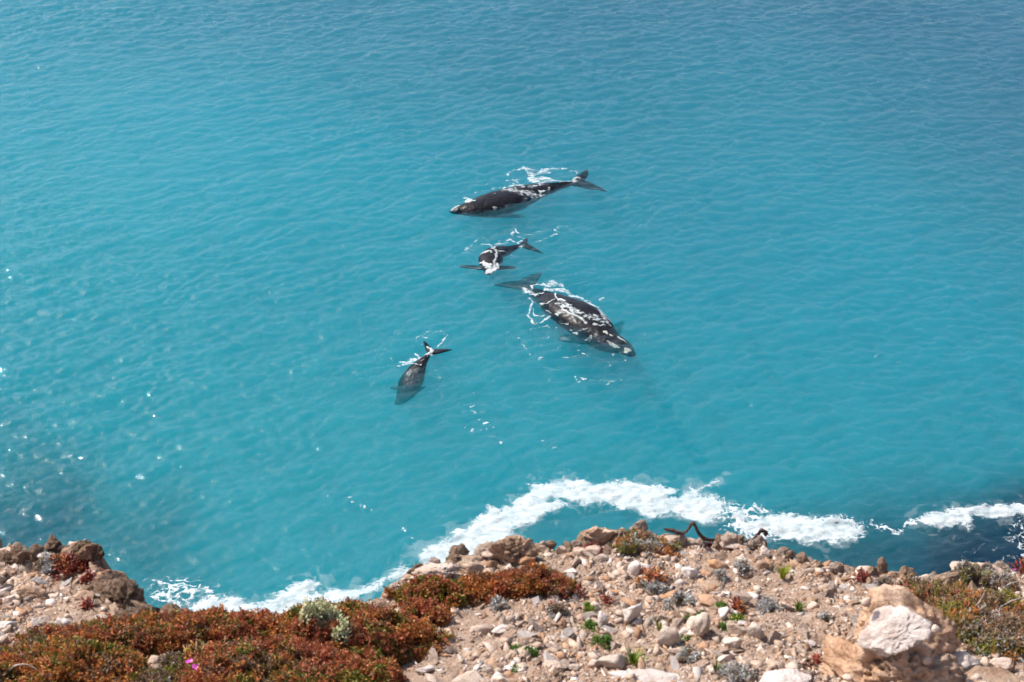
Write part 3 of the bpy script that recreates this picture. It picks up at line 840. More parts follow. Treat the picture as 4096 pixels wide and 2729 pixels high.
# ------------------------------------------------------------------ rocks and stones
def mat_rock(name, lo, mid, hi, scale=9.0, pit=0.7, spot=None):
    N = Nodes(name)
    tc = N.n("ShaderNodeTexCoord").outputs["Object"]
    inf = N.n("ShaderNodeObjectInfo").outputs["Random"]
    off = N.n("ShaderNodeVectorMath", {0: tc, 1: N.n("ShaderNodeCombineXYZ", {0: N.math('MULTIPLY', inf, 37.0), 1: N.math('MULTIPLY', inf, 91.0), 2: inf}).outputs[0]}, operation='ADD').outputs[0]
    n = N.noise(scale, 5, 0.62, off)
    lo, mid, hi = [tuple(min(0.8, q * 1.1) for q in c_) for c_ in (lo, mid, hi)]
    c = N.ramp(n, [(0.28, lo), (0.48, mid), (0.68, hi)])
    v = N.math('ADD', N.math('MULTIPLY', inf, 0.34), 0.80)
    c = N.mix(1.0, c, N.n("ShaderNodeCombineXYZ", {0: v, 1: v, 2: v}).outputs[0], 'MULTIPLY')
    fine = N.noise(scale * 9, 5, 0.7, off)
    if spot is not None:
        c = N.mix(N.ramp(fine, [(0.56, (0, 0, 0)), (0.7, (0.7, 0.7, 0.7))]), c, spot)
    b = N.bump(N.noise(scale * 3.2, 5, 0.7, off), pit, 0.02)
    b = N.bump(fine, pit, 0.006, b)
    p = N.n("ShaderNodeBsdfPrincipled", {"Base Color": c, "Roughness": 0.92, "Normal": b, "Specular IOR Level": 0.2})
    N.link(p.outputs[0], N.out.inputs["Surface"])
    return N.mat
ROCK = {
    "pale": mat_rock("pale_limestone", (0.33, 0.22, 0.16), (0.50, 0.375, 0.30), (0.58, 0.475, 0.41)),
    "white": mat_rock("white_limestone", (0.46, 0.36, 0.31), (0.60, 0.52, 0.475), (0.67, 0.61, 0.575)),
    "grey": mat_rock("grey_limestone", (0.27, 0.19, 0.14), (0.43, 0.34, 0.275), (0.54, 0.46, 0.40), spot=(0.58, 0.52, 0.47)),
    "peach": mat_rock("peach_limestone", (0.33, 0.17, 0.09), (0.47, 0.27, 0.16), (0.52, 0.35, 0.25), spot=(0.3, 0.17, 0.1)),
    "brown": mat_rock("brown_crust", (0.12, 0.065, 0.04), (0.26, 0.165, 0.11), (0.40, 0.29, 0.21), pit=1.0, spot=(0.14, 0.09, 0.06)),
    "boulder": mat_rock("boulder_limestone", (0.34, 0.185, 0.105), (0.50, 0.32, 0.21), (0.57, 0.41, 0.31), pit=1.0, spot=(0.33, 0.19, 0.12)),
    "crust": mat_rock("crusted_limestone", (0.22, 0.135, 0.09), (0.43, 0.285, 0.195), (0.52, 0.39, 0.295), pit=1.0, spot=(0.2, 0.13, 0.09)),
}

def ico(sub):
    bm = bmesh.new(); bmesh.ops.create_icosphere(bm, subdivisions=sub, radius=1.0)
    v = np.array([tuple(q.co) for q in bm.verts]); f_ = np.array([[q.index for q in p.verts] for p in bm.faces]); bm.free()
    return v, f_
ICO = {s: ico(s) for s in (1, 2, 3, 4, 5)}

def rock_verts(sub, seed, planes=11, knob=0.10, pits=0.0, fine=0.03, round_=0.35):
    """broken limestone: a sphere cut by random planes, roughened, optionally eaten into holes"""
    rng = np.random.default_rng(seed)
    d = ICO[sub][0]
    n = rng.normal(size=(planes, 3)); n /= np.linalg.norm(n, axis=1)[:, None]
    planes = planes + 3
    n = rng.normal(size=(planes, 3)); n /= np.linalg.norm(n, axis=1)[:, None]
    h = rng.uniform(0.38, 0.85, planes)
    dn = d @ n.T
    r = np.min(np.where(dn > 0.05, h[None] / np.maximum(dn, 0.05), 1.25), axis=1)
    r = np.minimum(r, 1.02) * (1 - round_ * 0.6) + 0.8 * round_ * 0.6
    s = seed * 7.31 % 100
    r = r * (1 + knob * fbm(d[:, 0] * 1.9 + s, d[:, 1] * 1.9, d[:, 2] * 1.9 + s, oct=3, seed=seed))
    if sub >= 3: r = r * (1 + fine * fbm(d[:, 0] * 7 + s, d[:, 1] * 7, d[:, 2] * 7, oct=4, seed=seed + 1, gain=0.65))
    if pits > 0:
        rg = np.abs(fbm(d[:, 0] * 4.2 + s, d[:, 1] * 4.2, d[:, 2] * 4.2, oct=4, seed=seed + 6, gain=0.62))
        r = r * (1.06 - 0.75 * min(pits, .4) * rg * 1.6)
        w = 0.25 * fbm(d[:, 0] * 3, d[:, 1] * 3, d[:, 2] * 3, oct=2, seed=seed + 2)
        f1, f2 = worley(d[:, 0] * 3.3 + w + s, d[:, 1] * 3.3 + w, d[:, 2] * 3.3 + w, seed=seed)
        r = r * (1 - pits * sstep(0.42, 0.12, f1)) * (1 + 0.25 * pits * (f2 - f1))
        f1, f2 = worley(d[:, 0] * 8 + s, d[:, 1] * 8 + w, d[:, 2] * 8 + w, seed=seed + 3)
        r = r * (1 - 0.4 * pits * sstep(0.4, 0.1, f1))
    return d * r[:, None]

def add_rock(px, py, wpx, hpx, mat, label, seed, sub=4, pits=0.0, knob=0.16, fine=0.06, planes=10, tall=0.0, rz=None, name="rock", cat="rock", sink=0.22, round_=0.14, smooth=True, tilt=(0, 0), deep=1.0, group=None):
    p = ground_at(px, py + hpx * 0.42)
    m = px_m(p)
    rng = np.random.default_rng(seed + 500)
    w = wpx * m; hp = hpx * m
    dep = max(0.55 * w, 0.75 * hp) * deep
    hz = max(0.45 * hp, 1.35 * hp - 0.75 * dep) * (1 + tall)
    v = rock_verts(sub, seed, planes, knob, pits, fine, round_)
    lo, hi = v.min(0), v.max(0)
    v = (v - (lo + hi) / 2) / ((hi - lo) / 2)
    a = math.radians(tilt[0]); b = math.radians(tilt[1])
    v = v * [w / 2, dep / 2, hz / 2 * (1 + sink)]
    if a: v = np.stack([v[:, 0] * math.cos(a) + v[:, 2] * math.sin(a), v[:, 1], -v[:, 0] * math.sin(a) + v[:, 2] * math.cos(a)], 1)
    v[:, 2] += hz / 2 * (1 - sink)
    # follow the slope a little so that the foot is buried
    me = mesh_from(name, v, ICO[sub][1], smooth)
    c = Vector((p.x, p.y + dep * 0.35, 0)); c.z = ground_under(c.x, c.y).z - 0.12 * hz
    return add_obj(name, me, ROCK[mat], loc=c, label=label, cat=cat, group=group)

R = add_rock
R(2052, 2200, 205, 150, "crust", "honeycombed limestone outcrop riddled with holes on the cliff edge", 101, 5, pits=0.6, fine=0.08, knob=.3, tall=.15, name="outcrop", cat="outcrop")
R(2150, 2185, 130, 70, "brown", "low brown ragged rock just right of the honeycombed outcrop", 102, 4, pits=0.25, fine=.08, name="outcrop", cat="outcrop")
R(2400, 2135, 165, 125, "crust", "tall knobbly outcrop standing highest on the cliff edge", 103, 5, pits=0.3, fine=0.10, knob=.3, tall=.1, name="outcrop", cat="outcrop")
R(2350, 2195, 120, 75, "pale", "pale bulging shoulder rock at the foot of the tallest outcrop", 104, 4, fine=.05)
R(2500, 2140, 70, 60, "brown", "small brown nodule on the right flank of the tallest outcrop", 105, 4, pits=.2, fine=.09)
R(1883, 2268, 112, 74, "crust", "rounded brown capped rock left of the honeycombed outcrop", 106, 4, pits=.15)
R(1745, 2285, 200, 110, "pale", "long pale shelf rock with a dark hollow above the red bush", 107, 5, pits=.3, name="outcrop", cat="outcrop")
R(1850, 2225, 170, 90, "crust", "ragged brown crest rock where the foam meets the cliff edge", 108, 4, pits=.3, fine=.09)
R(1955, 2222, 60, 48, "pale", "small pale upright rock beside the honeycombed outcrop", 109, 4)
R(2248, 2148, 58, 44, "pale", "small pale peaked rock alone on the edge between two outcrops", 110, 4, tall=.2)
R(2458, 2160, 78, 34, "white", "white wing-shaped stone lying before the tallest outcrop", 111, 4, sink=-0.1, tilt=(-8, 0))
R(2105, 2240, 75, 50, "peach", "peach wedge stone in front of the honeycombed outcrop", 112, 4)
R(2407, 2225, 58, 40, "grey", "smooth grey round stone below the tallest outcrop", 113, 4, round_=.7)
R(2640, 2132, 120, 44, "pale", "pale edge rock behind the dry brown shrub", 114, 4, pits=.2)
R(2735, 2106, 32, 30, "peach", "small orange stone next to the dead branch", 115, 3)
R(2613, 2212, 100, 46, "peach", "flat peach rock with an undercut front near the dry brown shrub", 116, 4, sink=0)
R(2575, 2265, 95, 62, "white", "white stone cluster above the orange succulent patch", 117, 4)
R(2538, 2278, 48, 60, "white", "thin white upright shard above the orange succulent patch", 118, 3, tall=.4, tilt=(14, 0))
R(2770, 2155, 75, 50, "grey", "angular grey block under the bend of the dead branch", 119, 4)
R(2700, 2148, 90, 50, "pale", "pale boulder left of the dead branch", 120, 4)
R(2939, 2172, 120, 42, "pale", "long pale edge slab behind the end of the dead branch", 121, 4, pits=.15)
R(2905, 2130, 100, 46, "peach", "peach rock peeping over the edge behind the dead branch", 122, 4, fine=.07)
R(2876, 2255, 82, 66, "peach", "peach coloured leaning block at the middle of the stony ground", 123, 4, tilt=(10, 0))
R(2760, 2290, 70, 56, "white", "white cracked block left of the peach leaning block", 124, 4)
R(2840, 2338, 130, 66, "crust", "wide brown block in the middle of the stony ground", 125, 4, planes=7, round_=.12)
R(2690, 2378, 110, 42, "peach", "long peach ridge stone left of the wide brown block", 126, 4, tilt=(-10, 0))
R(2850, 2400, 115, 52, "peach", "tilted peach slab just below the wide brown block", 127, 4, tilt=(12, 0))
R(3063, 2206, 46, 56, "white", "white upright stone behind a grey bush near the edge", 128, 4, tall=.3)
R(3135, 2200, 58, 44, "brown", "brown pitted stone on the edge right of the white upright one", 129, 4, pits=.35)
R(3210, 2195, 30, 36, "brown", "small brown spur stone at the edge", 130, 3, tall=.5)
R(3349, 2238, 74, 52, "grey", "fractured grey stone cluster on the edge", 131, 4, planes=8, round_=.1)
R(3050, 2258, 58, 40, "crust", "rough tan boulder near the edge below the white upright stone", 132, 4)
R(3464, 2262, 82, 42, "pale", "pale rounded rock capping the right hand edge", 133, 4)
R(3583, 2292, 92, 54, "crust", "ragged tan rock at the lowest dip of the right hand edge", 134, 5, pits=.3, fine=.09)
R(3529, 2326, 62, 46, "white", "bright white angular stone inland of the right hand edge", 135, 4, planes=8, round_=.1)
R(3700, 2310, 60, 40, "pale", "pale knob between the edge dip and the stump shaped rock", 136, 4)
R(3785, 2328, 118, 108, "crust", "stump shaped rock with a pale top standing on the right hand edge", 137, 5, pits=.12, tall=.25, planes=7, fine=.05)
R(3925, 2284, 220, 62, "pale", "long flat pale ledge on the far right edge", 138, 5, fine=.05, name="outcrop", cat="outcrop")
R(2002, 2516, 75, 36, "white", "pale flat stone lying at the right end of the embedded slab", 139, 3)
R(1940, 2512, 120, 62, "pale", "pale embedded slab on bare soil right of the red bush", 140, 4, planes=8, sink=.6)
R(2529, 2456, 76, 84, "white", "bright white leaning shard in the middle foreground", 141, 4, tilt=(18, 0), planes=7, round_=.08, tall=.3)
R(2412, 2478, 42, 62, "white", "small white upright chip beside the green weeds", 142, 3, tall=.4)
R(2676, 2541, 98, 102, "grey", "large upright grey and white block in the middle foreground", 143, 4, tall=.25, planes=8, round_=.15)
R(2805, 2508, 74, 96, "grey", "tall narrow grey stone standing right of the large upright block", 144, 4, tall=.5, planes=6, round_=.08)
R(2768, 2490, 34, 70, "pale", "thin pale blade of stone among green weeds", 145, 3, tall=.5, tilt=(14, 0))
R(2948, 2512, 92, 66, "pale", "slanting pale slab with a shaded face", 146, 4, planes=6, round_=.06, tilt=(16, 0))
R(3023, 2518, 68, 76, "grey", "square grey stone beside the slanting slab", 147, 4, planes=6, round_=.08, tall=.2)
R(2895, 2455, 44, 60, "white", "white upright stone left of the red succulent", 148, 4, tall=.3)
R(2930, 2568, 80, 76, "grey", "knobbly grey stone in front of the slanting slab", 149, 4, fine=.07)
R(3000, 2382, 76, 34, "white", "thin pale slab lying flat on the upper stony ground", 150, 3, sink=-.1)
R(3255, 2415, 54, 44, "pale", "pale cube-like stone near the yellow flowered tuft", 151, 3, planes=7, round_=.1)
R(3238, 2568, 60, 26, "white", "flat bright block on gravel left of the big boulder", 152, 3, planes=6, round_=.05)
R(2453, 2634, 128, 100, "grey", "broad grey boulder beside the grass tuft at the bottom", 153, 4, fine=.05)
R(2380, 2650, 60, 52, "pale", "small pale stone leaning on the broad grey boulder", 154, 4)
R(1700, 2676, 84, 52, "white", "white hollowed disc stone on soil at the bottom", 155, 4, pits=.25, sink=0)
R(2065, 2668, 96, 46, "white", "long white stone at the bottom left of the gravel", 156, 4)
R(1950, 2672, 58, 48, "grey", "grey pitted pebble between two white stones at the bottom", 157, 4, pits=.2)
R(2212, 2656, 86, 46, "pale", "lumpy pale stone at the bottom middle of the gravel", 158, 4)
R(2145, 2645, 44, 30, "grey", "small grey pebble above the lumpy pale stone", 159, 3, round_=.6)
R(2295, 2670, 56, 32, "grey", "flat bluish grey pebble right of the lumpy pale stone", 160, 3)
R(2610, 2722, 340, 76, "white", "wide knobbly white rock cut by the bottom of the picture", 161, 5, fine=.10, knob=.2, round_=.5)
R(3150, 2712, 225, 100, "white", "white boulder with a lumpy crust at the bottom, left of the big boulder", 162, 5, fine=.08, round_=.45)
R(1870, 2715, 150, 40, "grey", "grey knobbly rock cut by the bottom left of the gravel", 163, 4)
R(2900, 2625, 60, 54, "pale", "pale block above the white lumpy boulder", 164, 4)
R(2700, 2600, 60, 40, "pale", "pale stone under the large upright block", 165, 4)
R(3850, 2638, 185, 116, "grey", "grey slab block leaning on the right foot of the big boulder", 167, 5, fine=.05, planes=7, round_=.15)
R(4010, 2655, 94, 62, "pale", "pale angular stone at the right below the heath", 168, 4, planes=7, round_=.1)
R(3960, 2716, 280, 62, "brown", "brown slab cut by the bottom right corner", 169, 5, fine=.05, round_=.2)
R(3560, 2385, 46, 34, "white", "small white stone above the big boulder", 170, 3)
R(124, 2366, 118, 68, "crust", "bulky lumpy rock on the left ledge", 171, 5, fine=.09)
R(37, 2395, 64, 56, "pale", "pale split stone at the left border of the ledge", 172, 4)
R(246, 2488, 72, 66, "white", "bright pointed white stone above the left bushes", 173, 4, planes=7, tall=.2)
R(176, 2477, 90, 54, "grey", "grey slanting stone left of the bright pointed stone", 174, 4, planes=7)
R(30, 2490, 80, 54, "white", "white slabby stone at the left border above the bushes", 175, 4)
R(150, 2415, 60, 40, "grey", "small grey boulder in the middle of the left ledge", 176, 4)
R(350, 2212, 115, 105, "brown", "brown pinnacle at the outer corner of the left ledge", 177, 5, pits=.3, fine=.1, tall=.2, name="outcrop", cat="outcrop")
R(265, 2228, 120, 80, "crust", "tan ragged crest rock beside the brown pinnacle", 178, 5, pits=.3, fine=.1)
R(150, 2205, 130, 60, "crust", "crumbling tan crest at the top left of the ledge", 179, 5, pits=.3, fine=.09)
R(40, 2185, 130, 56, "pale", "pale crest rock at the far top left", 180, 5, pits=.25, fine=.08)
R(445, 2318, 125, 125, "brown", "dark brown overhanging block at the notch in the cliff", 181, 5, pits=.25, fine=.1, name="outcrop", cat="outcrop")
R(175, 2222, 64, 22, "white", "thin white flake on the left ledge crest", 182, 3)
R(330, 2372, 90, 54, "crust", "tan boulder below the red succulents of the left ledge", 183, 4)
R(530, 2410, 130, 90, "brown", "brown rock sloping into the notch", 184, 4, pits=.2)
R(405, 2478, 100, 44, "grey", "grey stone half hidden by the grey bush on the left ledge", 185, 4)
R(585, 2478, 46, 32, "pale", "pale round stone on the rim above the left bushes", 186, 3)

# weathered crags growing out of the rim: parts of the cliff top
def rim_crags():
    rng = np.random.default_rng(91)
    shapes = []
    for i in range(9):
        v = rock_verts(4, 600 + i, 8, .3, .38, .14, .1)
        shapes.append(v)
    mats = {}
    x = -2.05
    while x < 2.1:
        left = x < -1.12
        k = int(rng.integers(0, 9)); mt = ("brown" if rng.uniform() < .75 else "crust") if left else ("crust" if rng.uniform() < .7 else "pale")
        if (k, mt) not in mats:
            me = mesh_from("crag", shapes[k], ICO[4][1]); me.materials.append(ROCK[mt]); mats[(k, mt)] = me
        r = rng.uniform(.022, .062) * (1.2 if left else 0.62 if x > 0.85 else 0.85)
        y = float(edge_y(np.array([x]))[0]) - rng.uniform(.0, .05) - (0.12 * rng.uniform() if left else 0)
        hide = -1.12 < x < -0.42
        if not hide:
            o = add_obj("crag", mats[(k, mt)], None, ground, loc=(x, y, float(ground_z(np.array([x]), np.array([y - .02]))[0]) + r * .15))
            o.scale = (r * rng.uniform(.9, 1.7), r * rng.uniform(.7, 1.1), r * rng.uniform(.7, 1.35)); o.rotation_euler = (rng.uniform(-.3, .3), rng.uniform(-.3, .3), rng.uniform(0, 6.28))
        x += rng.uniform(.025, .085)
rim_crags()

# the big boulder: a peach limestone mass with a bright cap slab
def big_boulder():
    p = ground_at(3500, 2700); m = px_m(p)
    root = add_obj("boulder", None, loc=p, label="big peach limestone boulder with a bright white cap slab at the right", cat="boulder")
    def lump(name, cx, cy_, cz, w, d, h, seed, mat, pits, tilt, sub=5, planes=9, fine=.05, round_=.25, ty=0.0):
        v = rock_verts(sub, seed, planes, .15, pits, fine, round_)
        lo, hi = v.min(0), v.max(0); v = (v - (lo + hi) / 2) / ((hi - lo) / 2) * [w / 2, d / 2, h / 2]
        a = math.radians(tilt); v = np.stack([v[:, 0] * math.cos(a) + v[:, 2] * math.sin(a), v[:, 1], -v[:, 0] * math.sin(a) + v[:, 2] * math.cos(a)], 1)
        b_ = math.radians(ty); v = np.stack([v[:, 0], v[:, 1] * math.cos(b_) - v[:, 2] * math.sin(b_), v[:, 1] * math.sin(b_) + v[:, 2] * math.cos(b_)], 1)
        return add_obj(name, mesh_from(name, v + [cx, cy_, cz], ICO[sub][1]), ROCK[mat], root)
    lump("mass", 0.11, 0.09, 0.085, 0.36, 0.26, 0.29, 201, "boulder", .22, 8, planes=9, fine=.12, round_=.2)
    lump("foot", 0.03, 0.0, -0.02, 0.40, 0.26, 0.22, 202, "boulder", .30, 28, fine=.12)
    lump("skirt", 0.12, -0.04, 0.03, 0.30, 0.17, 0.25, 205, "crust", .36, 5, fine=.15)
    lump("cap_slab", 0.035, 0.0, 0.195, 0.235, 0.16, 0.065, 203, "white", .12, -30, sub=5, planes=5, ty=30, fine=.14, round_=.0)
    for i, (x, y, z) in enumerate([(-.05, .06, .26), (.13, -.06, .13), (-.11, -.08, .07), (.02, -.10, .06), (.16, .0, .2)]):
        lump("nodule", x, y, z, .03, .03, .028, 210 + i, "pale", 0, 0, sub=2)
big_boulder()

# loose stones lying in the soil: parts of the cliff top
SHRUB_ZONES = []     # (x, y, rx, ry) kept clear of small stones
def hull(seed, npt=13, flat=0.7):
    """angular broken stone: convex hull of a few scattered points"""
    rng = np.random.default_rng(seed)
    q = rng.normal(size=(npt, 3)); q = q / np.linalg.norm(q, axis=1)[:, None] * rng.uniform(0.6, 1.15, (npt, 1)) * [1, .82, flat]
    bm = bmesh.new()
    for c in q: bm.verts.new(c)
    r = bmesh.ops.convex_hull(bm, input=bm.verts)
    bmesh.ops.delete(bm, geom=[e for e in r["geom_interior"] if isinstance(e, bmesh.types.BMVert)], context='VERTS')
    bmesh.ops.triangulate(bm, faces=bm.faces)
    bm.verts.index_update()
    v = np.array([tuple(c.co) for c in bm.verts]); f_ = np.array([[c.index for c in t.verts] for t in bm.faces]); bm.free()
    return v, f_
def small_mesh(seed, flat):
    v, f_ = hull(seed, 9, flat)
    bm = bmesh.new(); vs = [bm.verts.new(c) for c in v]
    for t in f_: bm.faces.new([vs[i] for i in t])
    bmesh.ops.dissolve_limit(bm, angle_limit=0.25, verts=bm.verts, edges=bm.edges)
    bmesh.ops.bevel(bm, geom=list(bm.edges), offset=0.02, segments=1, affect='EDGES')
    me = bpy.data.meshes.new("stone"); bm.to_mesh(me); bm.free()
    return me
STONES = [small_mesh(300 + i, f_) for i, f_ in enumerate([.75, .5, .8, .45, .9, .65, .6, .55, .7, .4, .6, .8])]
for i, m_ in enumerate(STONES):
    m_.materials.append(ROCK[["pale", "white", "pale", "grey", "pale", "crust", "white", "peach", "pale", "white", "crust", "grey"][i]])
# ------------------------------------------------------------------ plants
def mat_leaf(name, rough=0.5, trans=0.25):
    N = Nodes(name)
    c = N.n("ShaderNodeAttribute", attribute_name="tint").outputs["Color"]
    p = N.n("ShaderNodeBsdfPrincipled", {"Base Color": c, "Roughness": rough, "Specular IOR Level": 0.3})
    t = N.n("ShaderNodeBsdfTranslucent", {"Color": c})
    mx = N.n("ShaderNodeMixShader", {0: trans, 1: p.outputs[0], 2: t.outputs[0]})
    N.link(mx.outputs[0], N.out.inputs["Surface"])
    return N.mat
LEAF = mat_leaf("leaf_tissue")
FLESH = mat_leaf("succulent_tissue", 0.35, 0.1)
def mat_wood(name, a, b_):
    N = Nodes(name)
    tc = N.n("ShaderNodeTexCoord").outputs["Object"]
    mp = N.n("ShaderNodeMapping", {"Vector": tc, "Scale": (60, 60, 60)}).outputs[0]
    n = N.noise(1.0, 5, 0.7, mp)
    c = N.ramp(n, [(0.3, a), (0.7, b_)])
    p = N.n("ShaderNodeBsdfPrincipled", {"Base Color": c, "Roughness": 0.85, "Normal": N.bump(n, 0.7, 0.004)})
    N.link(p.outputs[0], N.out.inputs["Surface"])
    return N.mat
TWIG = mat_wood("dry_twig", (0.16, 0.12, 0.09), (0.42, 0.36, 0.30))
DEADWOOD = mat_wood("dead_wood", (0.025, 0.016, 0.014), (0.11, 0.075, 0.065))

RED = [(0.38, 0.10, 0.05), (0.44, 0.14, 0.065), (0.32, 0.095, 0.05), (0.40, 0.17, 0.075)]
MAROON = [(0.2, 0.035, 0.025), (0.26, 0.05, 0.03), (0.16, 0.04, 0.03)]
ORANGE = [(0.48, 0.18, 0.045), (0.42, 0.15, 0.053), (0.36, 0.165, 0.045)]
OLIVE = [(0.217, 0.178, 0.028), (0.155, 0.155, 0.028), (0.264, 0.202, 0.039), (0.109, 0.139, 0.023)]
BROWN = [(0.169, 0.098, 0.052), (0.221, 0.143, 0.078), (0.26, 0.182, 0.117)]
GREY = [(0.421, 0.389, 0.373), (0.535, 0.518, 0.503), (0.324, 0.308, 0.292), (0.454, 0.47, 0.438)]
PALE = [(0.594, 0.609, 0.371), (0.683, 0.683, 0.46), (0.505, 0.535, 0.297)]
GREEN = [(0.07, 0.15, 0.02), (0.10, 0.19, 0.03), (0.13, 0.2, 0.03)]
LIME = [(0.32, 0.34, 0.03), (0.25, 0.3, 0.03)]

def leaf_batch(P, Dn, length, width, cols, fold=0.25):
    """diamond leaves with a fold: P roots Nx3, Dn directions"""
    n = len(P)
    rnd = RNG.normal(size=(n, 3))
    s = np.cross(Dn, rnd); s /= np.linalg.norm(s, axis=1)[:, None] + 1e-9
    nrm = np.cross(Dn, s)
    L = length[:, None]; W = width[:, None]
    mid = P + Dn * L * 0.55
    V = np.stack([P, mid + s * W * 0.5 + nrm * W * fold, P + Dn * L - nrm * L * 0.1, mid - s * W * 0.5 + nrm * W * fold], 1).reshape(-1, 3)
    i = np.arange(n)[:, None] * 4
    F = np.concatenate([i + [0, 1, 2], i + [0, 2, 3]], 1).reshape(-1, 3)
    return V, F, np.repeat(cols, 4, axis=0)

def finger_batch(P, Dn, length, width, cols):
    """fleshy three-sided tapering leaves"""
    n = len(P)
    rnd = RNG.normal(size=(n, 3)); s = np.cross(Dn, rnd); s /= np.linalg.norm(s, axis=1)[:, None] + 1e-9
    q = np.cross(Dn, s); L = length[:, None]; W = width[:, None]
    rows = []
    for t, k in ((0, .75), (.55, 1.0), (.85, .7)):
        for a in (0, 2.094, 4.189):
            rows.append(P + Dn * L * t + (s * math.cos(a) + q * math.sin(a)) * W * 0.5 * k)
    rows.append(P + Dn * L)
    V = np.stack(rows, 1).reshape(-1, 3); i = np.arange(n)[:, None] * 10
    fs = []
    for r in (0, 3):
        for a in range(3):
            b_ = (a + 1) % 3
            fs += [[r + a, r + b_, r + 3 + b_], [r + a, r + 3 + b_, r + 3 + a]]
    for a in range(3): fs.append([6 + a, 6 + (a + 1) % 3, 9])
    F = np.concatenate([i + f_ for f_ in fs], 1).reshape(-1, 3)
    return V, F, np.repeat(cols, 10, axis=0)

def tubes(paths, r0, r1, sides=4):
    V = []; F = []; o = 0
    for P in paths:
        P = np.array(P); n = len(P)
        t = np.gradient(P, axis=0); t /= np.linalg.norm(t, axis=1)[:, None] + 1e-9
        s = np.cross(t, [0.3, 0.2, 0.93]); s /= np.linalg.norm(s, axis=1)[:, None] + 1e-9; q = np.cross(t, s)
        for i in range(n):
            rr = r0 + (r1 - r0) * i / (n - 1)
            for a in range(sides):
                an = 2 * math.pi * a / sides
                V.append(P[i] + (s[i] * math.cos(an) + q[i] * math.sin(an)) * rr)
        for i in range(n - 1):
            for a in range(sides):
                A = o + i * sides + a; B = o + i * sides + (a + 1) % sides
                F.append((A, B, B + sides, A + sides))
        o += n * sides
    return np.array(V), F

def pick(pal, n):
    pal = np.array(pal); c = pal[RNG.integers(0, len(pal), n)]
    return np.clip(c * RNG.uniform(0.75, 1.3, (n, 1)) * RNG.uniform(0.92, 1.08, (n, 3)), 0, 1)

